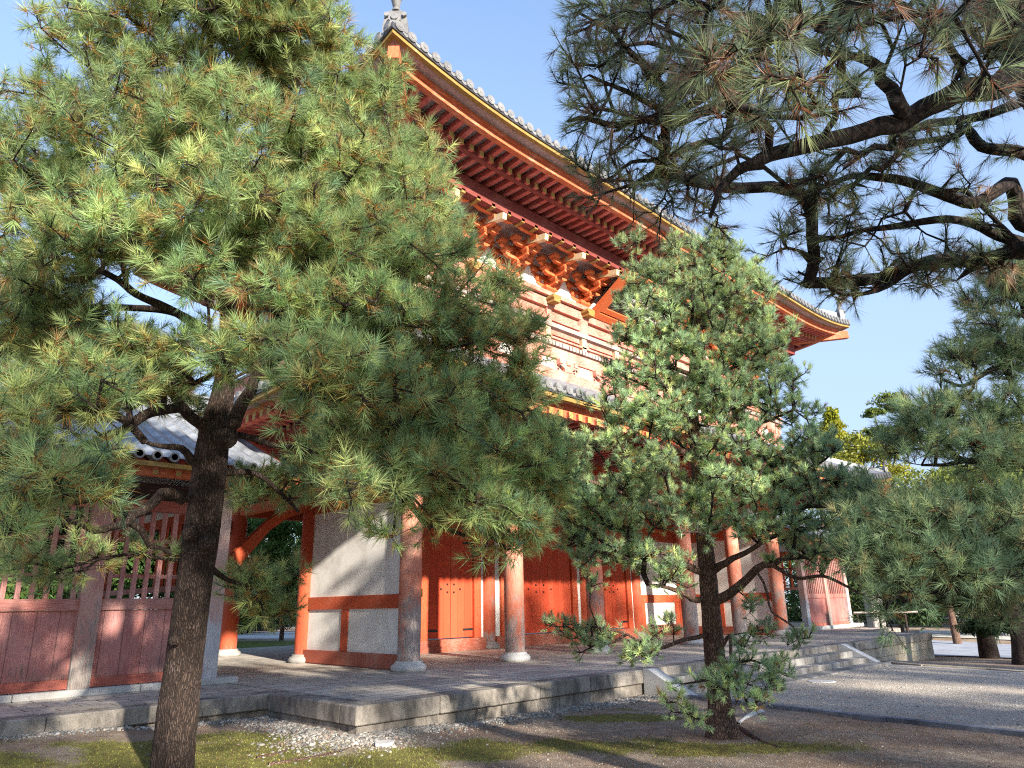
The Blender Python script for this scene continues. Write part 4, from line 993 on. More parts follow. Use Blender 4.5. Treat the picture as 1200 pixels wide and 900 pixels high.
def pine(name, label, base, trunk, limbs, blobs, dens, per, k, L, wd, stops, deadp, barkm, group=None, seed=1, upb=.6, tlen=(.10, .22), trunk_bump=.05, nseg=40, ridges=9, deadcol=(.44, .23, .06), sunpal=None, flare=.25, wide=(18, 82), axis=.10, limb_bark=None, pad_step=.32, twig_r=.0035, knots=(), droop=.06, cut=None, gain=4.0):
    rng = np.random.default_rng(seed)
    root = thing(name, base, label, 'tree', group)
    V, Fq = sweep(trunk, nseg, .035 if nseg > 24 else .12, trunk_bump, seed, ridges, flare)
    tr = npmesh('trunk', V, 4, Fq, barkm, root, smooth=True)
    for (kp, kr, kn) in knots:
        kn = np.array(kn, float); kn /= np.linalg.norm(kn); t = MB(); t.cyl(kp-kn*kr*1.4, kp+kn*kr*.15, kr*1.7, kr, 12, caps=False); t.cyl(kp+kn*kr*.15, kp+kn*kr*.28, kr, kr*.7, 12, caps=False); t.cyl(kp+kn*kr*.28, kp+kn*kr*.0, kr*.7, kr*.35, 12); t.build('knot', barkm, tr)
    for li in limbs:
        V, Fq = sweep(li, 12, .06, trunk_bump*1.6, seed+5, 5); npmesh('branch', V, 4, Fq, limb_bark or barkm, root, smooth=True)
    T = blob_points(blobs, rng, dens)
    if cut is not None: T = T[cut(T)]
    A, par, fr, ends, o, nsk = grow([trunk]+list(limbs), T, step=pad_step, rng=rng)
    rr = radii(par, fr, ends, twig_r)
    i = np.arange(nsk, len(A)); pr_ = par[i]; acc = Acc()
    ra = np.where(pr_ < nsk, rr[i], rr[pr_]); V, Fq = tubes(A[pr_], A[i], ra, rr[i]); acc.add(V, Fq)
    # shoots: around every end and along the outer path
    cen = trunk[:, :3].mean(0)
    src = np.concatenate([A[ends]]+[A[par[ends]]*.5+A[ends]*.5]); base_d = A[ends]-A[par[ends]]; base_d = np.vstack([base_d, base_d])
    base_d /= np.linalg.norm(base_d, axis=1)[:, None]+1e-9
    S_ = np.repeat(src, per, 0); Dd = np.repeat(base_d, per, 0)*.55+rng.normal(size=(len(S_), 3))*.75+np.array([0, 0, upb]); Dd /= np.linalg.norm(Dd, axis=1)[:, None]
    ln = rng.uniform(*tlen, len(S_)); P = S_+Dd*ln[:, None]
    D2 = Dd+np.array([0, 0, upb*.5]); D2 /= np.linalg.norm(D2, axis=1)[:, None]
    tw = P-D2*0; V, Fq = tubes(S_, tw, np.full(len(S_), .0035), np.full(len(S_), .0025), 4); acc.add(V, Fq)
    acc.build('branches', M['twig'] if barkm is not M['bark3'] else M['bark3'], root, smooth=True)
    print(name, 'ends', len(ends), 'shoots', len(P), 'needles', len(P)*k)
    C = pal(len(P), stops, rng)*gain; lum = C.mean(1)[:, None]; C = C*.70+lum*.30*np.array([1.08, 1.0, .98])
    patch = np.sin(P[:, 0]*1.9+seed)*np.sin(P[:, 1]*2.3+1)*np.sin(P[:, 2]*2.1+2)
    C *= (1+.22*patch)[:, None]
    allb = rng.random(len(P)) < .018; C[allb] = np.array([.50, .32, .14])
    dead = np.where(rng.random(len(P)) < deadp, rng.uniform(.4, 1, len(P)), 0)
    if sunpal is not None:   # sunlit yellow-green painted into the needle colour of the upper crown
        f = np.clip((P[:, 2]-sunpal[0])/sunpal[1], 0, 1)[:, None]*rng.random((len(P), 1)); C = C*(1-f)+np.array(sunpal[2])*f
    build_needles('foliage', [needles(P, D2, C, k, L, wd, axis, rng, dead, deadcol, wide=wide, droop=droop)], root)
    return root

GREEN = [(5, (.055, .105, .035)), (3, (.085, .135, .035)), (2, (.12, .16, .035)), (1.2, (.04, .085, .045)), (.6, (.22, .20, .04))]
# --- large near pine at the left
tb = onz(203, 906, .12)
t1 = np.array([[*(tb-[0, 0, .12]), .30]]+[[*at(x, y, d), r_] for x, y, d, r_ in ((208, 840, 6.72, .262), (216, 770, 6.8, .248), (228, 680, 6.88, .24), (240, 600, 6.93, .235), (247, 540, 6.97, .228), (252, 500, 7.0, .20), (262, 455, 7.05, .15), (268, 390, 7.1, .125), (262, 300, 7.2, .11), (250, 200, 7.3, .09), (245, 90, 7.4, .065), (250, -20, 7.5, .045), (255, -120, 7.6, .02))])
t1[:, 3] *= .67; t1[:, 3][0] *= .9
t1_limbs = [poly(p, a, b_) for p, a, b_ in (
    (((255, 512, 6.9), (275, 495, 6.85), (285, 470, 6.9), (300, 440, 7.0), (350, 400, 7.2), (430, 370, 7.5)), .08, .025),
    (((240, 500, 6.9), (215, 478, 6.7), (170, 486, 6.3), (120, 512, 6.0), (80, 532, 5.8), (20, 545, 5.6)), .055, .02),
    (((215, 585, 6.82), (190, 578, 6.6), (165, 600, 6.4), (150, 612, 6.2), (110, 622, 6.0), (60, 612, 5.8)), .055, .02),
    (((150, 612, 6.25), (175, 640, 6.3), (200, 650, 6.5)), .03, .015),
    (((225, 540, 6.8), (212, 525, 6.6), (170, 518, 6.2)), .045, .015),
    (((280, 510, 7.0), (320, 522, 6.8), (370, 530, 6.5), (430, 525, 6.2)), .03, .012),
    (((262, 430, 7.0), (220, 375, 6.9), (160, 345, 6.8), (100, 310, 6.8), (40, 300, 6.9)), .05, .02),
    (((262, 400, 7.1), (200, 365, 7.2), (100, 360, 7.4), (0, 350, 7.6)), .045, .02),
    (((262, 340, 7.15), (310, 320, 7.1), (380, 300, 7.0), (440, 270, 6.9)), .05, .02),
    (((255, 230, 7.25), (200, 190, 7.2), (130, 160, 7.1)), .04, .02),
    (((250, 160, 7.3), (310, 110, 7.4), (370, 80, 7.6)), .04, .02),
    (((300, 440, 7.0), (380, 450, 6.6), (470, 500, 6.4), (520, 560, 6.4), (560, 620, 6.4)), .05, .018),
    (((470, 500, 6.4), (478, 580, 6.4), (500, 615, 6.4), (545, 628, 6.4)), .035, .015),
    (((245, 555, 6.95), (300, 555, 7.3), (350, 600, 7.6)), .04, .015),
    (((246, 665, 6.9), (268, 680, 7.2), (300, 700, 7.4)), .03, .012))]
t1_blobs = [B(*q) for q in (
    (240, 20, 7.2, 140, 90), (330, 60, 7.3, 100, 70), (150, 90, 7.0, 110, 60), (225, -70, 7.4, 120, 70), (400, 130, 7.3, 75, 55), (110, 190, 6.9, 110, 70), (30, 210, 7.0, 80, 60),
    (20, 120, 6.8, 50, 30, None, .8), (210, 160, 6.4, 110, 60), (320, 170, 6.5, 110, 60), (420, 210, 7.0, 75, 55), (460, 270, 6.9, 70, 50), (300, 250, 6.0, 110, 55), (180, 260, 6.0, 100, 50), (70, 290, 6.3, 90, 45),
    (400, 290, 6.3, 90, 50), (500, 330, 6.6, 75, 42), (520, 380, 6.9, 80, 40), (570, 385, 7.1, 60, 35), (585, 340, 7.4, 35, 22, None, .6), (430, 370, 6.2, 90, 45), (330, 350, 5.7, 60, 28), (230, 330, 5.8, 70, 28, None, .7), (20, 380, 6.9, 70, 40, None, .8), (60, 430, 7.4, 80, 40, None, .8),
    (160, 410, 6.6, 70, 28, None, .8), (230, 420, 6.0, 55, 32), (300, 410, 5.4, 50, 32), (370, 430, 5.0, 70, 38), (430, 440, 5.4, 75, 40), (350, 480, 5.2, 45, 32, None, .8),
    (40, 480, 5.6, 70, 30), (140, 470, 5.7, 55, 22, None, .8), (90, 560, 4.7, 85, 34), (20, 560, 4.6, 50, 36), (170, 545, 5.0, 40, 20), (10, 625, 4.4, 34, 18, None, .7), (60, 655, 6.3, 75, 26, None, .42), (150, 655, 6.5, 50, 16, None, .4), (10, 665, 6.2, 40, 24, None, .5),
    (480, 480, 6.3, 80, 42), (560, 470, 6.9, 60, 50), (600, 440, 7.1, 36, 35, None, .8), (520, 540, 6.3, 90, 45), (600, 540, 6.9, 65, 45), (640, 570, 7.2, 40, 32, None, .8), (450, 560, 5.7, 80, 36), (520, 600, 6.1, 70, 30), (595, 605, 6.4, 55, 30), (590, 638, 6.4, 42, 18), (450, 628, 5.6, 45, 12, None, .8), (400, 575, 5.0, 40, 22),
    (440, 100, 7.3, 40, 36), (478, 180, 7.4, 42, 36), (505, 235, 7.4, 38, 34), (530, 290, 7.4, 34, 26), (590, 352, 7.4, 34, 18), (612, 400, 7.3, 26, 28), (615, 470, 7.2, 32, 34), (640, 530, 7.3, 34, 30), (650, 585, 7.3, 26, 20), (330, 300, 7.5, 110, 60), (220, 300, 7.6, 100, 30), (430, 340, 7.3, 90, 50), (470, 430, 7.0, 90, 50), (380, 390, 7.2, 70, 40), (330, 30, 7.2, 80, 50), (100, 30, 7.0, 40, 30, None, .6),
    (150, 425, 7.4, 70, 40), (205, 460, 7.6, 46, 22), (110, 250, 7.0, 80, 40), (180, 300, 7.3, 60, 22), (100, 450, 6.3, 90, 26), (60, 470, 5.9, 60, 22), (190, 450, 6.7, 40, 16), (30, 520, 5.2, 45, 40), (20, 590, 4.9, 40, 40), (60, 340, 7.0, 60, 30), (15, 300, 7.0, 50, 30), (60, 380, 7.4, 80, 60, None, .8), (100, 400, 7.2, 60, 40), (180, 440, 6.8, 60, 30, None, .8),
    (310, 570, 7.6, 60, 26, None, .9), (340, 560, 7.6, 60, 30), (300, 690, 7.6, 62, 26), (330, 715, 7.8, 40, 18), (400, 520, 6.6, 60, 30), (220, 490, 7.6, 30, 20, None, .4))]
kn = -FWh
def t1cut(T):   # keep the near side of the bare trunk clear
    d = (T-CAMP)@FW; px = 600+F_PX*((T-CAMP)@RT)/d; py = 450-F_PX*((T-CAMP)@UP)/d
    return ~((py > 500) & (px > 190) & (px < 275) & (d < 7.5)) & ~((px > 120) & (px < 185) & (py > 318) & (py < 372)) & ~((px > 175) & (px < 345) & (py > 492) & (py < 548))
pine('large_pine_tree', 'large old pine with fissured brown trunk in the left foreground, hiding half the gate', tb, t1, t1_limbs, t1_blobs, 168, 4, 42, .14, .0044,
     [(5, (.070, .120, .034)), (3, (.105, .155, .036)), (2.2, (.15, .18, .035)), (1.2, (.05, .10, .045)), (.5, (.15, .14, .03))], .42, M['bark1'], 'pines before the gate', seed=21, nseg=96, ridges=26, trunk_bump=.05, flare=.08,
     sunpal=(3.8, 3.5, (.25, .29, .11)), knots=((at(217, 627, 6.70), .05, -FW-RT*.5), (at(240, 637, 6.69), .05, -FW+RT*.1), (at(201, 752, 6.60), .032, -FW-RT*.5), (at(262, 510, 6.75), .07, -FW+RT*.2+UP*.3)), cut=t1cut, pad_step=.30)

# --- young pine in the middle
tb2 = onz(847, 864, 0.0)
t2 = np.array([[*(tb2-[0, 0, .1]), .225]]+[[*at(x, y, d), r_] for x, y, d, r_ in ((843, 820, 8.65, .17), (838, 770, 8.68, .165), (832, 700, 8.7, .155), (824, 620, 8.72, .13), (816, 540, 8.75, .10), (812, 470, 8.8, .085), (815, 400, 8.85, .065), (822, 340, 8.9, .045), (828, 285, 8.95, .02))])
t2[:, 3] *= .72
t2_limbs = [poly(p, a, b_) for p, a, b_ in (
    (((836, 705, 8.65), (862, 690, 8.45), (885, 668, 8.3), (905, 662, 8.2), (925, 655, 8.1)), .06, .025),
    (((905, 662, 8.2), (935, 678, 8.1), (990, 686, 7.9), (1020, 700, 7.8)), .025, .01),
    (((832, 672, 8.7), (850, 660, 8.5), (873, 648, 8.3), (900, 630, 8.1)), .05, .02),
    (((830, 672, 8.7), (800, 660, 8.4), (770, 645, 8.2), (735, 632, 8.0)), .05, .015),
    (((830, 700, 8.7), (800, 695, 8.4), (760, 685, 8.2)), .04, .015),
    (((838, 740, 8.7), (800, 750, 8.3), (760, 760, 8.0), (700, 735, 7.8)), .03, .01),
    (((840, 770, 8.6), (855, 745, 8.4), (858, 790, 8.0), (840, 800, 7.6)), .025, .01),
    (((885, 668, 8.3), (900, 700, 8.1), (930, 735, 8.0), (935, 750, 7.9)), .015, .008),
    (((822, 610, 8.7), (870, 590, 8.5), (940, 570, 8.3), (1000, 560, 8.2)), .045, .012),
    (((820, 600, 8.7), (770, 590, 8.5), (710, 570, 8.3), (660, 560, 8.2)), .045, .012),
    (((816, 530, 8.75), (760, 520, 8.6), (700, 500, 8.5)), .04, .012),
    (((815, 520, 8.75), (870, 500, 8.7), (930, 480, 8.6)), .04, .012),
    (((813, 450, 8.8), (860, 430, 8.7), (900, 400, 8.7)), .03, .01),
    (((813, 440, 8.8), (770, 420, 8.7), (735, 390, 8.6)), .03, .01))]
t2_blobs = [B(*q) for q in (
    (828, 295, 8.9, 34, 22), (790, 300, 8.9, 32, 22), (760, 320, 8.8, 28, 18), (850, 310, 8.9, 34, 22), (815, 340, 8.7, 60, 28), (770, 370, 8.6, 48, 26), (870, 350, 8.8, 45, 26), (735, 400, 8.6, 32, 22), (800, 410, 8.4, 60, 30), (880, 410, 8.7, 48, 28), (750, 440, 8.5, 40, 24),
    (840, 460, 8.4, 60, 28), (900, 470, 8.7, 48, 26), (720, 480, 8.5, 44, 22), (780, 490, 8.3, 55, 24), (940, 490, 8.7, 26, 26, None, .7), (860, 520, 8.4, 55, 24), (930, 530, 8.5, 55, 22), (700, 520, 8.4, 50, 22), (760, 550, 8.2, 55, 24), (660, 560, 8.3, 45, 26), (830, 570, 8.2, 50, 22), (900, 580, 8.2, 60, 26), (970, 570, 8.3, 50, 26), (1005, 575, 8.3, 26, 22),
    (745, 290, 8.8, 20, 14, None, .8), (735, 340, 8.8, 26, 20), (885, 320, 8.8, 22, 18), (905, 380, 8.7, 26, 20), (820, 380, 9.1, 70, 40), (800, 480, 9.0, 80, 50), (860, 450, 9.1, 70, 40), (720, 440, 8.7, 26, 20), (930, 440, 8.8, 26, 16), (960, 520, 8.6, 30, 22), (660, 590, 8.4, 40, 40), (740, 580, 8.8, 80, 40), (900, 560, 8.9, 80, 40), (1000, 600, 8.4, 30, 24), (690, 640, 8.4, 36, 26),
    (700, 600, 8.2, 55, 26), (770, 610, 8.1, 55, 24), (670, 610, 8.3, 40, 22), (860, 615, 8.0, 50, 20), (930, 625, 8.1, 60, 24), (990, 620, 8.0, 45, 24), (960, 655, 8.0, 60, 16, None, .9), (720, 650, 8.0, 50, 20), (680, 640, 8.2, 30, 18), (690, 685, 8.1, 20, 12, None, .8), (770, 665, 8.0, 40, 16), (790, 680, 7.9, 30, 12, None, .8),
    (660, 738, 7.9, 30, 8, None, .9), (700, 745, 7.9, 40, 14), (740, 762, 7.9, 36, 16), (690, 760, 7.9, 26, 8), (780, 735, 8.0, 30, 10, None, .7), (765, 775, 7.8, 16, 10), (845, 800, 7.4, 50, 14), (800, 825, 7.3, 24, 12), (820, 845, 7.3, 16, 8, None, .8), (870, 815, 7.4, 44, 14), (915, 792, 7.4, 30, 16), (880, 780, 7.5, 30, 10, None, .8), (940, 752, 7.9, 18, 12), (885, 715, 8.1, 14, 12, None, .8), (905, 740, 8.0, 14, 10, None, .5), (870, 750, 8.0, 20, 10, None, .5), (1000, 690, 7.9, 22, 8, None, .8))]
pine('young_pine_tree', 'upright young pine with blue green needles standing before the gate steps', tb2, t2, t2_limbs, t2_blobs, 215, 4, 38, .080, .0050,
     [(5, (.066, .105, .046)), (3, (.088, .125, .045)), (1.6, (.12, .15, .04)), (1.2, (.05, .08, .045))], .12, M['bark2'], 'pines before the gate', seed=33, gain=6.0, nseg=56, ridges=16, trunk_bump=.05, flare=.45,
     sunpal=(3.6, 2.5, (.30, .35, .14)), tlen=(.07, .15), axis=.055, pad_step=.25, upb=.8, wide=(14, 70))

# --- overhanging dark pine, trunk out of the frame at the right
tb3 = np.array([5.3, -.1, gh(5.3, -.1)])
t3 = np.array([[*tb3, .26], [5.3, -.05, 1.2, .22], [5.25, 0, 2.6, .2], [5.2, .1, 3.8, .18], [5.0, .3, 5.0, .14], [4.7, .5, 6.2, .09], [4.5, .6, 7.2, .04]])
t3_limbs = [poly(p, a, b_) for p, a, b_ in (
    (((1330, 190, 4.6), (1200, 90, 4.2), (1133, 105, 4.1), (1083, 127, 4.0), (1033, 147, 3.95), (960, 167, 3.9), (900, 182, 3.9), (867, 197, 3.9), (843, 222, 3.9), (832, 255, 3.9)), .105, .012),
    (((1060, 135, 4.0), (1045, 105, 3.95), (1030, 80, 3.9), (1000, 66, 3.8), (960, 60, 3.7)), .055, .015),
    (((1340, 230, 5.2), (1200, 180, 5.0), (1150, 172, 4.9), (1133, 150, 4.9), (1120, 160, 4.9), (1067, 167, 4.9), (1010, 178, 4.9)), .06, .015),
    (((1360, 300, 5.6), (1200, 262, 5.2), (1185, 215, 5.2), (1140, 238, 5.1), (1060, 212, 5.1), (1000, 206, 5.1), (945, 225, 5.0)), .09, .015),
    (((1350, 340, 5.6), (1200, 285, 5.2), (1140, 262, 5.2), (1080, 260, 5.1), (1010, 270, 5.1), (960, 282, 5.0)), .06, .012),
    (((1350, 360, 5.6), (1200, 300, 5.4), (1100, 305, 5.3), (1040, 335, 5.2), (990, 345, 5.2), (935, 318, 5.2)), .045, .008),
    (((900, 60, 5.2), (830, 110, 5.0), (783, 130, 5.0), (740, 110, 5.0), (690, 88, 5.0)), .05, .01),
    (((950, -60, 5.0), (900, 40, 5.0), (850, 120, 5.0), (790, 145, 5.0), (720, 147, 5.0), (680, 138, 5.0), (665, 142, 5.0)), .07, .01),
    (((870, 90, 5.0), (850, 160, 5.2), (790, 180, 5.2), (740, 190, 5.2), (700, 215, 5.2)), .04, .008),
    (((1250, -120, 4.8), (1120, -60, 4.8), (1040, -40, 4.9), (950, -60, 5.0)), .1, .07),
    (((1100, -50, 4.7), (980, 20, 4.2), (900, 30, 3.8), (860, 20, 3.5)), .05, .012),
    (((900, 40, 5.0), (830, 60, 4.8), (760, 50, 4.8), (700, 50, 4.8)), .035, .008))]
for li in t3_limbs: li[:, 3] *= .8
t3_blobs = [B(*q) for q in (
    (690, 60, 4.9, 45, 30, .4), (740, 40, 4.9, 50, 35, .4), (680, 95, 4.9, 28, 22, .3), (670, 135, 4.9, 22, 18, .3), (720, 140, 5.0, 45, 25, .4), (760, 190, 5.1, 55, 28, .4), (700, 215, 5.0, 28, 20, .3), (800, 90, 4.9, 50, 40, .4), (780, 235, 5.0, 42, 22, .4), (830, 250, 4.9, 30, 22, .35), (700, 175, 5.1, 35, 20, .35),
    (830, 30, 3.7, 60, 40, .35), (880, 80, 3.5, 60, 40, .3), (940, 90, 3.3, 55, 30, .3), (900, 130, 3.4, 40, 20, .25), (960, 20, 3.6, 60, 35, .35), (820, 90, 3.7, 40, 25, .3), (1030, 10, 3.8, 60, 30, .35), (1080, 55, 3.8, 50, 26, .3), (1150, 70, 3.8, 45, 26, .3), (1150, 10, 4.0, 60, 28, .35), (1010, 110, 3.6, 36, 20, .25, .8), (850, 170, 3.8, 30, 22, .3, .8), (870, -30, 3.8, 90, 35, .5), (1050, -40, 3.9, 100, 30, .5), (740, -20, 4.6, 80, 30, .5), (845, 70, 2.5, 40, 30, .15, 1.6), (905, 105, 2.4, 36, 26, .15, 1.6), (960, 130, 2.5, 30, 20, .12, 1.4), (900, 30, 2.5, 50, 26, .15, 1.4), (830, 10, 2.6, 40, 24, .15, 1.4), (1000, 20, 2.6, 40, 20, .15, 1.3), (1080, 60, 2.7, 30, 20, .12, 1.2), (1150, 95, 2.8, 26, 20, .12, 1.2), (1110, 10, 2.7, 40, 20, .15, 1.2), (760, 20, 3.4, 40, 28, .2, 1.2), (700, 20, 3.8, 40, 24, .3), (850, 130, 2.9, 30, 20, .2, 1.2),
   
    (950, 190, 4.9, 45, 24, .4, .7), (1010, 200, 5.0, 45, 22, .4, .6), (940, 240, 4.9, 45, 24, .4, .8), (1000, 260, 5.0, 50, 24, .4, .8), (930, 290, 5.0, 40, 18, .35, .8), (990, 310, 5.1, 45, 18, .35, .8), (1060, 240, 5.1, 45, 24, .4, .6), (1080, 290, 5.1, 50, 22, .4, .7), (1150, 210, 5.0, 40, 26, .4, .7), (1150, 280, 5.2, 45, 26, .4, .7), (1060, 330, 5.2, 40, 12, .35, .7), (1130, 140, 4.6, 40, 22, .35, .6), (950, 320, 5.2, 34, 14, .3), (1000, 338, 5.2, 44, 14, .3), (1080, 318, 5.3, 50, 16, .3), (1150, 310, 5.3, 45, 18, .3), (880, 160, 3.9, 50, 26, .3), (780, 120, 5.0, 60, 36, .35), (820, 200, 5.0, 50, 30, .35), (1050, 180, 5.0, 50, 24, .35), (960, 225, 5.0, 50, 24, .35))]
pine('overhanging_pine_tree', 'dark crooked pine leaning in from the right with long needles against the sky', tb3, t3, t3_limbs, t3_blobs, 450, 2, 32, .118, .0026,
     [(5, (.042, .062, .030)), (3, (.058, .082, .030)), (2.4, (.09, .11, .032)), (1.3, (.10, .055, .03)), (1, (.05, .045, .035))], .35, M['bark3'], 'pines before the gate', seed=45, gain=3.9, nseg=20, ridges=9, trunk_bump=.07,
     tlen=(.05, .13), upb=.25, wide=(10, 62), axis=.07, pad_step=.16, deadcol=(.26, .10, .05), twig_r=.0028, droop=.12)

# --- spreading dark pine at the right edge
tb4 = onz(1330, 840, -.05)
t4 = np.array([[*tb4, .25]]+[[*at(x, y, d), r_] for x, y, d, r_ in ((1325, 760, 7.6, .22), (1310, 680, 7.6, .2), (1300, 560, 7.7, .17), (1290, 440, 7.8, .12), (1280, 340, 7.9, .07), (1275, 260, 8, .03))])
t4_limbs = [poly(p, a, b_) for p, a, b_ in (
    (((1312, 690, 7.6), (1200, 660, 6.6), (1120, 690, 6.2), (1060, 705, 6.0)), .06, .012), (((1300, 600, 7.7), (1200, 545, 7.2), (1130, 540, 7.0), (1080, 545, 6.9)), .06, .012),
    (((1295, 500, 7.7), (1200, 480, 7.4), (1100, 500, 7.2)), .06, .012), (((1290, 430, 7.8), (1200, 432, 7.4), (1150, 440, 7.2), (1105, 445, 7.1)), .05, .012), (((1285, 400, 7.8), (1200, 370, 7.5), (1150, 365, 7.4)), .04, .012),
    (((1305, 640, 7.6), (1220, 640, 6.8), (1100, 610, 6.4)), .05, .012))]
t4_blobs = [B(*q) for q in (
    (1090, 490, 7.1, 55, 22), (1150, 480, 7.2, 55, 26), (1200, 500, 7.3, 60, 30), (1060, 515, 7.0, 30, 20), (1120, 525, 6.9, 60, 24), (1190, 540, 7.0, 60, 26), (1060, 535, 6.9, 24, 12),
    (1120, 425, 7.2, 34, 18), (1160, 400, 7.3, 48, 30), (1200, 420, 7.4, 40, 30), (1170, 350, 7.5, 42, 24), (1205, 330, 7.5, 40, 30), (1190, 310, 7.6, 40, 16),
    (1040, 620, 6.3, 50, 24), (1100, 620, 6.3, 60, 28), (1170, 620, 6.5, 60, 30), (1060, 660, 6.1, 60, 26), (1130, 665, 6.0, 60, 26), (1190, 670, 6.2, 50, 34), (1010, 640, 6.4, 30, 18), (1060, 690, 5.9, 46, 16), (1150, 580, 6.8, 50, 18, None, .8), (1190, 600, 6.8, 40, 24), (1040, 720, 5.9, 12, 22, None, .6), (1000, 665, 6.5, 26, 14, None, .7), (1190, 700, 6.4, 40, 20), (1080, 600, 7.0, 60, 30), (1140, 640, 7.0, 70, 36), (1190, 640, 7.2, 50, 40), (1030, 590, 7.2, 36, 20), (1100, 690, 6.8, 60, 20), (1160, 715, 6.9, 40, 16), (1030, 650, 7.0, 40, 26))]
pine('spreading_pine_tree', 'low spreading pine with deep green long needles filling the right edge', tb4, t4, t4_limbs, t4_blobs, 300, 3, 40, .125, .0040,
     [(5, (.045, .078, .034)), (3, (.062, .095, .036)), (1.4, (.09, .115, .035)), (.8, (.12, .11, .035))], .16, M['bark3'], 'pines before the gate', seed=52, gain=5.2, nseg=24, pad_step=.26, deadcol=(.28, .13, .05))

# --- other trees: leaves as many small tilted faces
def leafy(name, label, base, h, blobs, stops, n_per, size, trunk_r=.12, group=None, seed=3, trunk=None, spread=.9, cat='tree', barkm=None, aspect=1.5, lean=(0, 0), bottom=None):
    rng = np.random.default_rng(seed); base = np.array(base, float); root = thing(name, base, label, cat, group)
    top = base+np.array([lean[0], lean[1], h*.8]); tk = trunk if trunk is not None else np.array([[*base, trunk_r], [*(base*.6+top*.4+[.05, .05, 0]), trunk_r*.75], [*top, trunk_r*.3]])
    V, Fq = sweep(tk, 14, .25, .04, seed, 5); npmesh('trunk', V, 4, Fq, barkm or M['bark2'], root, smooth=True)
    cen = np.array([b_[0] for b_ in blobs]); A, par, fr, ends, o, nsk = grow([tk], cen, step=.7, rng=rng)
    rr = radii(par, fr, ends, trunk_r*.10, cap=trunk_r*.7); i = np.arange(nsk, len(A))
    V, Fq = tubes(A[par[i]], A[i], np.where(par[i] < nsk, rr[i], rr[par[i]]), rr[i]); npmesh('branches', V, 4, Fq, barkm or M['bark2'], root, smooth=True)
    P = []; C = []
    for (c_, r3, k) in blobs:
        m_ = max(12, int(n_per*k*1.8)); cl = max(4, m_//26); u_ = rng.normal(size=(cl, 3)); u_ /= np.linalg.norm(u_, axis=1)[:, None]; cc_ = u_*(rng.random((cl, 1))**.4)
        pt = cc_[rng.integers(0, cl, m_)]+rng.normal(size=(m_, 3))*.16
        q = c_+pt[:, :1]*RTh*r3[0]+pt[:, 1:2]*FWh*r3[2]+pt[:, 2:3]*np.array([0, 0, 1.])*r3[1]; P.append(q); C.append(pal(1, stops, rng, .15)*.35+pal(m_, stops, rng)*.65)
    P = np.vstack(P); C = np.vstack(C)
    if bottom is not None: kk = P[:, 2] > bottom; P = P[kk]; C = C[kk]
    n = len(P); a = rng.normal(size=(n, 3)); a /= np.linalg.norm(a, axis=1)[:, None]; b_ = np.cross(a, rng.normal(size=(n, 3))); b_ /= np.linalg.norm(b_, axis=1)[:, None]+1e-9
    sz = size*rng.uniform(.6, 1.3, (n, 1)); V = np.stack([P-a*sz*aspect, P-b_*sz*.5, P+a*sz*aspect, P+b_*sz*.5], 1).reshape(-1, 3)
    npmesh('foliage', V, 4, np.arange(len(V)), M['leaf'], root, col=np.clip(np.repeat(C, 4, 0), .004, 1)); return root
def blobs_at(lst): return [B(*q) for q in lst]
DK = [(4, (.030, .065, .022)), (2, (.05, .09, .03)), (1, (.08, .11, .03))]
YG = [(3, (.16, .20, .035)), (3, (.22, .24, .04)), (1, (.10, .15, .03))]
MG = [(3, (.06, .12, .03)), (2, (.09, .15, .035)), (1, (.13, .17, .04))]
def gb(px, py, z): return onz(px, py, z)
# far right trees
bz = -.35
leafy('conifer_tree', 'bright yellow green cone shaped conifer behind the gate roof at the right', [*at(975, 690, 48)[:2], bz], 11, blobs_at([(975, 490+q*14, 48, 8+q*7, 12, None, 1) for q in range(8)]+[(960, 560, 48, 30, 20), (990, 580, 48, 36, 24)]), [(3, (.30, .30, .02)), (2, (.36, .34, .03)), (1, (.18, .22, .02))], 900, .10, .2, 'background trees', 61)
leafy('yellow_leaf_tree', 'yellow green broadleaf tree rising behind the right corner of the lower roof', [*at(1020, 690, 42)[:2], bz], 9, blobs_at([(1010, 520, 42, 22, 16), (995, 545, 42, 20, 12), (1030, 530, 42, 20, 14), (1045, 555, 42, 24, 14), (1010, 575, 42, 36, 18), (1055, 590, 42, 40, 22), (1020, 620, 42, 40, 26)]), [(3, (.30, .28, .03)), (3, (.24, .26, .04)), (1, (.14, .19, .03))], 800, .085, .16, 'background trees', 62)
leafy('cloud_pruned_pine', 'small cloud pruned pine with flat green pads on the skyline', [*at(1048, 690, 38)[:2], bz], 11, blobs_at([(1040, 470, 38, 20, 7), (1050, 478, 38, 14, 5), (1024, 484, 38, 12, 5), (1030, 505, 38, 14, 6), (1050, 512, 38, 20, 7), (1062, 500, 38, 12, 5), (1040, 530, 38, 18, 8)]), [(3, (.13, .18, .03)), (2, (.18, .21, .04)), (1, (.06, .10, .03))], 620, .065, .14, 'background trees', 63)
leafy('garden_tree', 'pale yellow green garden tree behind the dark spreading pine', [*at(1110, 690, 30)[:2], bz], 5, blobs_at([(1050, 590, 30, 40, 20), (1100, 565, 30, 50, 18), (1150, 560, 30, 50, 22), (1080, 620, 30, 60, 20), (1180, 600, 30, 50, 30), (1130, 610, 30, 50, 26), (1040, 640, 30, 30, 16)]), YG, 900, .075, .16, 'background trees', 64)
leafy('evergreen_tree', 'dark evergreen in deep shade behind the path at the right', [*at(1180, 700, 34)[:2], bz], 6, blobs_at([(1120, 690, 34, 60, 34), (1180, 680, 34, 60, 40), (1230, 680, 34, 60, 50), (1070, 700, 34, 40, 30), (1240, 600, 34, 60, 50), (1160, 640, 36, 70, 34)]), DK, 1500, .10, .2, 'background trees', 65)
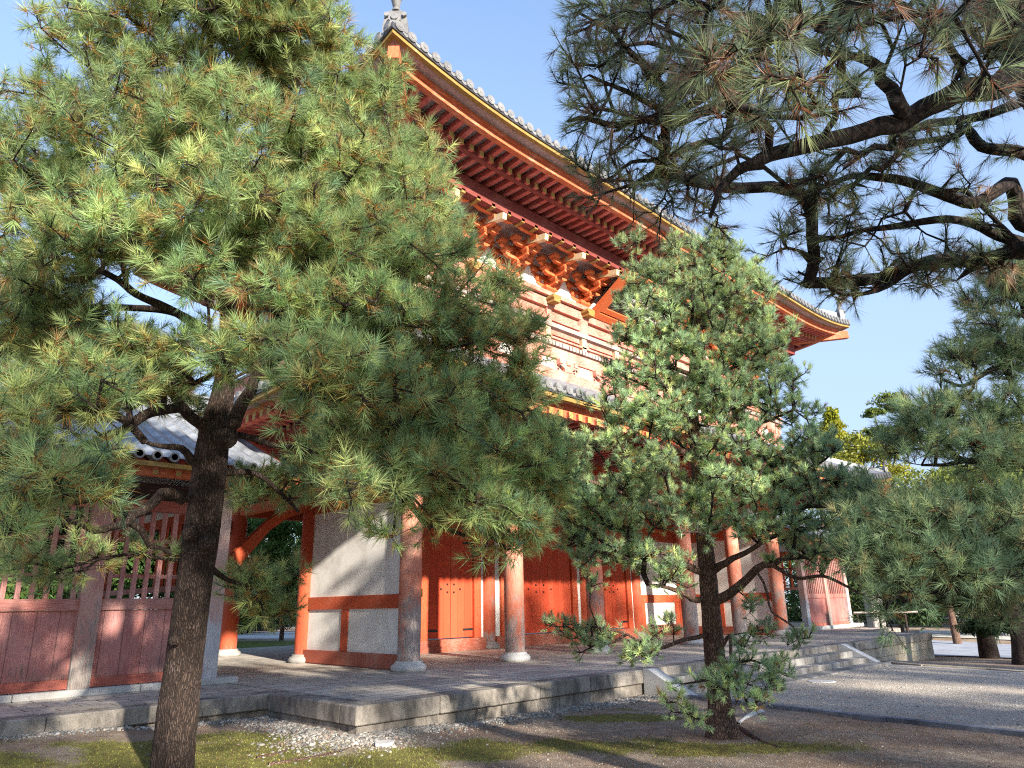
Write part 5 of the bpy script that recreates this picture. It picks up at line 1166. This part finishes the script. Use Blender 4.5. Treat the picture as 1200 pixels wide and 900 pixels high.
leafy('evergreen_tree', 'dark evergreen behind the right pavilion beside the stone pillar', [*at(1030, 690, 46)[:2], bz], 6, blobs_at([(1010, 690, 46, 40, 26), (1050, 680, 46, 40, 36), (1090, 660, 46, 50, 34), (1040, 640, 46, 50, 30)]), DK, 1300, .12, .2, 'background trees', 66)
rngb = np.random.default_rng(5)
for k, (x, y, d, lb) in enumerate(((1290, 520, 40, 'tall green tree just beyond the right edge of the court'), (1380, 560, 36, 'broad green tree further out to the right of the court'), (930, 640, 60, 'green tree hidden mostly behind the young pine'))):
    leafy('shade_tree', lb, [*at(x, 700, d)[:2], bz], 9, blobs_at([(x+rngb.uniform(-60, 60), y+rngb.uniform(-60, 130), d, 60, 40) for q in range(9)]), MG, 700, .16, .22, 'background trees', 70+k)
for k, (x, y, d, lb) in enumerate(((1070, 650, 52, 'deep green tree filling the gap left of the mossy trunk'), (1150, 620, 50, 'deep green tree above the pale far path'), (1240, 600, 50, 'deep green tree past the right edge above the path'), (1340, 600, 50, 'deep green tree far out to the right'), (990, 650, 62, 'deep green tree behind the end of the right pavilion'))):
    leafy('shade_tree', lb, [*at(x, 700, d)[:2], bz], 8, blobs_at([(x+rngb.uniform(-50, 50), y+rngb.uniform(-60, 80), d, 55, 34) for q in range(10)]), [(3, (.05, .09, .025)), (2, (.08, .12, .03)), (1, (.12, .15, .04))], 700, .15, .22, 'background trees', 170+k)
# trunk with small crown at the far side, right
p6 = onz(1160, 771, gh(27.7, 6.4)); 
leafy('rough_trunk_tree', 'short thick trunk tree standing on bare earth beyond the platform corner', p6, 5, blobs_at([(1160, 690, 22.6, 40, 20), (1130, 660, 22.6, 40, 20), (1190, 660, 22.6, 44, 24), (1155, 735, 22.4, 26, 8)]), DK, 900, .07, .26, 'background trees', 75, trunk=np.array([[*p6-[0, 0, .1], .30], [*(p6+[0, 0, .8]), .25], [*(p6+[.1, 0, 2.2]), .2], [*(p6+[.1, .1, 3.6]), .1]]), barkm=M['bark1'])
p7 = onz(1203, 779, gh(24.5, 4.8))
leafy('mossy_trunk_tree', 'mossy trunk cut by the right edge of the view', p7, 5, blobs_at([(1215, 650, 19.5, 40, 24), (1230, 600, 19.5, 44, 24)]), DK, 900, .07, .26, 'background trees', 76, trunk=np.array([[*p7-[0, 0, .1], .34], [*(p7+[.1, 0, .8]), .24], [*(p7+[.25, 0, 2.2]), .2], [*(p7+[.3, .1, 3.6]), .1]]), barkm=M['bark1'])
for k, (x, d, lb) in enumerate(((-160, 40, 'dense dark tree far left beyond the pavilion'), (-60, 42, 'dense dark tree left of the pavilion backdrop'), (40, 42, 'dense dark tree centred behind the lattice'), (130, 44, 'dense dark tree behind the lattice near the large trunk'), (215, 46, 'dense dark tree behind the large trunk'), (420, 70, 'dense dark tree hidden behind the gate body'))):
    leafy('backdrop_tree', lb, [*at(x, 740, d)[:2], .25], 8, blobs_at([(x+rngb.uniform(-50, 50), 660+rngb.uniform(-110, 70), d, 50, 36) for q in range(12)]), DK, 600, .16, .2, 'background trees', 190+k)
# trees behind the left pavilion and through the passage
for k, (x, y, d, lb) in enumerate(((-60, 480, 26, 'green tree behind the left pavilion at the left edge'), (40, 440, 30, 'green tree behind the ridge of the left pavilion'), (140, 560, 28, 'bushy green tree seen through the pavilion lattice'), (20, 620, 26, 'low green tree behind the lattice boards at far left'), (250, 560, 34, 'green tree behind the pavilion roof beside the large trunk'))):
    leafy('backdrop_tree', lb, [*at(x, 740, d)[:2], .25], 8, blobs_at([(x+rngb.uniform(-50, 50), y+rngb.uniform(-60, 110), d, 60, 38) for q in range(9)]), MG, 1000, .13, .2, 'background trees', 80+k)
leafy('garden_shrub', 'leafy green shrub seen through the passage under the curved beam', [*at(330, 745, 30)[:2], .3], 4.5, blobs_at([(330, 640, 30, 34, 24), (345, 670, 30, 26, 22), (315, 690, 30, 30, 22), (350, 710, 30, 26, 18), (300, 715, 30, 20, 14), (330, 615, 30, 30, 14)]), [(3, (.09, .17, .035)), (2, (.13, .21, .045)), (1, (.05, .10, .03))], 1500, .07, .1, None, 90, cat='shrub')
leafy('grove_tree', 'mixed trees of the grove behind the passage', [*at(330, 745, 60)[:2], .3], 9, blobs_at([(330+q*22, 640+(q % 3)*20, 60, 34, 36) for q in range(-5, 6)]), MG, 500, .16, .2, 'background trees', 91)
leafy('clipped_hedge', 'low dark clipped hedge behind the thin iron railing', [*at(300, 745, 44)[:2], .3], 1.6, blobs_at([(250+q*14, 722, 44, 16, 14) for q in range(9)]), DK, 400, .08, .08, None, 92, cat='hedge')
# trees behind the viewer, out of the frame, that shade the court
for k, (x, y, h) in enumerate(((-22, -15, 14.2), (-17, -17, 14.4), (-12, -16, 14.2), (-7.9, -16, 14.2), (-3.5, -16, 14.2), (.6, -16, 14.3), (4.2, -16, 13.6), (8.2, -16, 15.5), (12.4, -16, 15.8), (17, -17, 15.6), (21.5, -16, 15.4))):
    bl = []; rg2 = np.random.default_rng(100+k)
    for q in range(42):
        f = rg2.random(); bl.append((np.array([x, y, 5.5+f*(h-6.5)])+rg2.normal(size=3)*[1.3, 1.3, .3], (2.3-.8*f, 1.5, 2.1-.8*f), 1))
    leafy('tall_grove_tree', 'tall dark evergreen behind the viewer, shading the court', (x, y, 0), h, bl, DK, 22 if x < 6 else 78, .13, .35, 'trees south of the court', 110+k, barkm=M['bark1'])

# unseen pale gravel sheet added behind the viewer to bounce sunlight as fill
t = MB(); n_ = 30
Vc = [(x, y, float(gh(x, y))+.03) for x in np.linspace(-50, 70, n_) for y in np.linspace(-55, -6, n_)]
o = npmesh('bounce_gravel', np.array(Vc), 4, np.array([(i*n_+j, (i+1)*n_+j, (i+1)*n_+j+1, i*n_+j+1) for i in range(n_-1) for j in range(n_-1)]), M['gravel'], smooth=True); tag(o, 'unseen pale gravel added behind the viewer to bounce fill light', 'court', kind='structure')
# ------------------------------------------------------------------ small things and litter
# pebbles along the foot of the platform
def icos():
    p = (1+5**.5)/2; V = np.array([(-1, p, 0), (1, p, 0), (-1, -p, 0), (1, -p, 0), (0, -1, p), (0, 1, p), (0, -1, -p), (0, 1, -p), (p, 0, -1), (p, 0, 1), (-p, 0, -1), (-p, 0, 1)], float)/1.9
    Fc = np.array([(0, 11, 5), (0, 5, 1), (0, 1, 7), (0, 7, 10), (0, 10, 11), (1, 5, 9), (5, 11, 4), (11, 10, 2), (10, 7, 6), (7, 1, 8), (3, 9, 4), (3, 4, 2), (3, 2, 6), (3, 6, 8), (3, 8, 9), (4, 9, 5), (2, 4, 11), (6, 2, 10), (8, 6, 7), (9, 8, 1)]); return V, Fc
def scatter_stones(name, pts, smin, smax, seed, cols, mat):
    rng = np.random.default_rng(seed); V0_, F0 = icos(); n = len(pts)
    s_ = rng.uniform(smin, smax, n)*np.where(rng.random(n) < .06, 1.7, 1); sc = np.stack([s_, s_*rng.uniform(.6, 1, n), s_*rng.uniform(.4, .7, n)], 1)
    a = rng.uniform(0, 6.28, n); V = V0_[None]*(1+rng.uniform(-.18, .18, (n, 12, 1)))*sc[:, None]
    x = V[..., 0]*np.cos(a)[:, None]-V[..., 1]*np.sin(a)[:, None]; y = V[..., 0]*np.sin(a)[:, None]+V[..., 1]*np.cos(a)[:, None]
    tl = rng.normal(0, .3, n)[:, None]; z = V[..., 2]+x*tl
    W = np.stack([x+pts[:, 0:1], y+pts[:, 1:2], z+pts[:, 2:3]+sc[:, 2:3]*.3], -1).reshape(-1, 3)
    Fa = (F0[None]+(np.arange(n)*12)[:, None, None]).reshape(-1, 3); c_ = pal(n, cols, rng, .15)
    return npmesh(name, W, 3, Fa, mat, col=np.clip(np.repeat(c_, 12, 0), .01, .9))
rng = np.random.default_rng(9); pts = []
for k in range(5200):
    x = rng.uniform(5.0, 11.1); y = YP-.02-abs(rng.normal(0, .20))-.04; pts.append((x, y))
for k in range(1700):
    y = rng.uniform(7.7, 10.1); x = XL-abs(rng.normal(0, .28))-.02; pts.append((x, y))
for k in range(1500):
    x = rng.uniform(0, XL); y = 10.05-abs(rng.normal(0, .12))-.02; pts.append((x, y))
for k in range(1100):
    pts.append((5.0+rng.normal(0, .45), 7.6+rng.normal(0, .35)))
for k in range(160):
    pts.append((rng.uniform(3, 11), rng.uniform(6.2, 9)))
pts = np.array([p for p in pts if not (p[0] > XL-.0 and p[1] > YP-.0) and p[0] < 11.05 and p[1] < 10.04])
pts = np.column_stack([pts, gz(pts[:, 0], pts[:, 1])])
o = scatter_stones('pebbles', pts, .010, .026, 3, [(3, (.25, .235, .21)), (2, (.34, .31, .27)), (2, (.16, .15, .135)), (1, (.46, .43, .38)), (1, (.28, .20, .15))], M['vcol'])
tag(o, 'loose grey pebbles along the foot of the stone platform', 'pebbles', kind='stuff')
pts = np.column_stack([rng.uniform(10.6, 19.5, 5000), rng.uniform(1.5, 7.1, 5000)]); tt_ = np.interp(pts[:, 1], [1.5, 7.2], [10.35, 11.2]); pts = pts[pts[:, 0] > tt_]
pts = np.column_stack([pts, gh(pts[:, 0], pts[:, 1])+.016])
o = scatter_stones('gravel_chips', pts, .008, .017, 4, [(3, (.36, .34, .31)), (2, (.5, .47, .43)), (2, (.2, .19, .17))], M['vcol']); tag(o, 'coarse grey gravel chips on the approach', 'gravel', kind='stuff')
pts = np.column_stack([rng.uniform(0, 11.2, 26000), rng.uniform(1.8, 8.2, 26000)]); pts = pts[(pts[:, 0] < np.interp(pts[:, 1], [1.5, 7.2], [10.2, 11.0])) & ~((pts[:, 0] > XL-.05) & (pts[:, 1] > YP-.05)) & (mossf(pts[:, 0], pts[:, 1]) < .75)]
pts = np.column_stack([pts, gz(pts[:, 0], pts[:, 1])])
o = scatter_stones('soil_grit', pts, .003, .009, 8, [(3, (.34, .27, .21)), (2, (.44, .38, .32)), (2, (.20, .15, .12)), (1, (.30, .18, .11))], M['vcol']); tag(o, 'fine brown grit on the bare earth', 'grit', kind='stuff')
# moss sprigs and fallen needles
n = 90000; x = rng.uniform(-.5, 10.5, n); y = rng.uniform(2.5, 10, n); mv = mossf(x, y); kk = (mv*1.1-.15 > .42+rng.normal(0, .13, n)) & ~((x > XL-.05) & (y > YP-.1)) & (y < 10); x, y = x[kk], y[kk]; n = len(x)
P = np.column_stack([x, y, gz(x, y)-.002]); d = rng.normal(size=(n, 3))*.5+[0, 0, 1]; d /= np.linalg.norm(d, axis=1)[:, None]; s_ = np.cross(d, rng.normal(size=(n, 3))); s_ /= np.linalg.norm(s_, axis=1)[:, None]; h = rng.uniform(.010, .026, (n, 1))
V = np.stack([P-s_*.004, P+s_*.004, P+d*h], 1).reshape(-1, 3); c_ = pal(n, [(3, (.20, .21, .045)), (2, (.30, .29, .06)), (2, (.10, .12, .03)), (2, (.22, .14, .06))], rng)
o = npmesh('moss', V, 3, np.arange(len(V)), M['vcol'], col=np.clip(np.repeat(c_, 3, 0), .005, 1)); tag(o, 'short green moss growing in patches on the earth', 'moss', kind='stuff')
n = 42000; x = rng.uniform(0, 11.3, n); y = rng.uniform(1.8, 9.6, n); f = fbm(x, y, .8, 15); near2 = np.exp(-((x-8.2)**2+(y-4.6)**2)/5); kk = (f+near2*1.2 > rng.normal(.15, .35, n)) & ~((x > XL-.05) & (y > YP-.05)) & (x < 10.4+.12*(y-2)); x, y = x[kk], y[kk]; n = len(x)
a = rng.uniform(0, 6.28, n); d = np.column_stack([np.cos(a), np.sin(a), rng.normal(0, .12, n)]); L = rng.uniform(.03, .06, (n, 1)); P = np.column_stack([x, y, gz(x, y)+.008+rng.random(n)*.006]); s_ = np.column_stack([-np.sin(a), np.cos(a), np.zeros(n)])*.0016
V = np.stack([P-d*L-s_, P-d*L+s_, P+d*L], 1).reshape(-1, 3); c_ = pal(n, [(3, (.20, .10, .055)), (2, (.28, .16, .09)), (1, (.12, .07, .045))], rng)
o = npmesh('fallen_needles', V, 3, np.arange(len(V)), M['vcol'], col=np.clip(np.repeat(c_, 3, 0), .005, 1)); tag(o, 'brown fallen pine needles scattered over the earth', 'needles', kind='stuff')
# surface roots
def groundline(pxs, r0, r1):
    out = []
    for k, (a, b_) in enumerate(pxs):
        p = onz(a, b_, gh(*onz(a, b_, .05)[:2])); r_ = r0+(r1-r0)*k/(len(pxs)-1); out.append([p[0], p[1], float(gz(p[0], p[1]))-r_*.25, r_])
    return np.array(out)
for pxs, r0, r1, lb in ((((420, 873), (390, 884), (350, 893), (315, 897)), .012, .03, 'bare root crossing the moss right of the large trunk'), (((345, 872), (330, 884), (300, 890)), .008, .02, 'thin root lying in moss near the pebbles'), (((862, 850), (890, 868), (915, 878)), .045, .012, 'knobbly root running from the foot of the young pine'), (((865, 848), (880, 838), (893, 834)), .03, .045, 'pale broken branch lying beside the young pine')):
    P = groundline(pxs, r0, r1); V, Fq = sweep(P, 10, .06, .2, 3, 5); o = npmesh('root' if 'broken' not in lb else 'fallen_branch', V, 4, Fq, M['bark2'] if 'pale' not in lb else M['granite3'], smooth=True); tag(o, lb, 'root' if 'broken' not in lb else 'branch')
# far right: path, kerb, pillar, rail
def strip(name, pxs_near, pxs_far, z, mat, label):
    a = [onz(x, y, z) for x, y in pxs_near]; b_ = [onz(x, y, z) for x, y in pxs_far]; V = []; 
    for p, q in zip(a, b_):
        for f in np.linspace(0, 1, 8): r_ = p*(1-f)+q*f; V.append((r_[0], r_[1], gh(r_[0], r_[1])+.03))
    Fc = [(k*8+q, (k+1)*8+q, (k+1)*8+q+1, k*8+q+1) for k in range(len(a)-1) for q in range(7)]
    o = npmesh(name, np.array(V), 4, np.array(Fc), mat, smooth=True); tag(o, label, 'path', kind='structure')
M['bluepath'] = stone('blue_grey_paving', (.22, .24, .29), (.30, .32, .37), (.37, .39, .44), 1.5)
strip('path', [(1078, 768), (1140, 769), (1200, 772), (1300, 778)], [(1078, 752), (1140, 754), (1200, 757), (1300, 760)], -.35, M['bluepath'], 'blue grey paved path beyond the platform corner')
strip('path', [(1078, 749), (1140, 750), (1200, 752)], [(1078, 742), (1140, 742.5), (1200, 744)], -.35, M['granite3'], 'pale far path in front of the dark trees')
strip('path', [(150, 752), (250, 748), (420, 744)], [(150, 738), (250, 737), (420, 735)], .32, M['granite3'], 'pale path far behind the gate passage')
M['mossmat'] = plaster('moss_lawn', (.16, .19, .03), (.08, .10, .02), .8)
strip('moss_lawn', [(150, 773), (262, 769), (360, 766)], [(150, 755), (262, 751), (420, 748)], .3, M['mossmat'], 'green moss lawn behind the gate passage')
L = [onz(x, y, gh(*onz(x, y, -.2)[:2])) for x, y in ((1016, 777), (1060, 781), (1110, 785), (1160, 788), (1200, 791), (1260, 796))]
curb('kerb', [(p[0], p[1]) for p in L], 'rough stone edging between gravel and bare earth at the far right', .22, .06, 'granite2', 1.0)
p = at(1028, 736, 34); t = MB(); t.obox((p[0], p[1], .9), (.7, .7, 0), (-.7, .7, 0), (0, 0, 1), (.36, .3, 1.0), 0, .05); tag(t.build('stone_pillar', M['basestone']), 'rough grey stone pillar behind the right pavilion', 'pillar')
rail = thing('bamboo_rail', (*at(1050, 730, 32)[:2], 0), 'low bamboo rail beside the stone pillar', 'rail'); t = MB(); a = at(1000, 718, 32); b_ = at(1075, 717, 32); t.cyl(a, b_, .04, .04, 8); t.build('pole', M['greywood'], rail)
for x in (1004, 1030, 1060): t = MB(); q = at(x, 718, 32.1); t.cyl((q[0], q[1], -.3), q, .05, .05, 8); t.build('post', M['twig'], rail)
# iron railing and small roof seen through the passage
fr = thing('iron_railing', (*at(290, 735, 40)[:2], .3), 'thin dark iron railing far behind the passage', 'railing')
for (za, nm) in ((718, 'rail'), (737, 'rail')): t = MB(); t.cyl(at(225, za+1, 40), at(365, za, 40), .03, .03, 6); t.build(nm, M['black'], fr)
for k in range(28): x = 227+k*5; t = MB(); t.cyl(at(x, 738, 40), at(x, 717, 40), .018, .018, 5); t.build('baluster', M['black'], fr)
hs = thing('small_hall', (*at(296, 745, 48)[:2], .3), 'small grey tiled hall half hidden behind shrubs', 'building')
c0 = at(285, 745, 48); t = MB(); t.box(c0[0]-2, c0[0]+1.2, c0[1]-2, c0[1]+2, .2, 4.6); t.build('wall', M['underbeam'], hs)
zt_ = at(285, 625, 48)[2]; ze_ = at(285, 655, 48)[2]; t = MB(); t.add([(c0[0]-2.4, c0[1]-3, ze_), (c0[0]+2.0, c0[1]-3, ze_), (c0[0]+2.0, c0[1], zt_+1), (c0[0]-2.4, c0[1], zt_+1), (c0[0]-2.4, c0[1]+3, ze_), (c0[0]+2.0, c0[1]+3, ze_)], [(0, 1, 2, 3), (3, 2, 5, 4), (0, 3, 4), (1, 5, 2)])
for k in range(16): x = c0[0]-2.3+k*.27; t.cyl((x, c0[1]-3, ze_+.05), (x, c0[1], zt_+1.05), .07, .07, 8)
t.build('roof', M['tile'], hs)
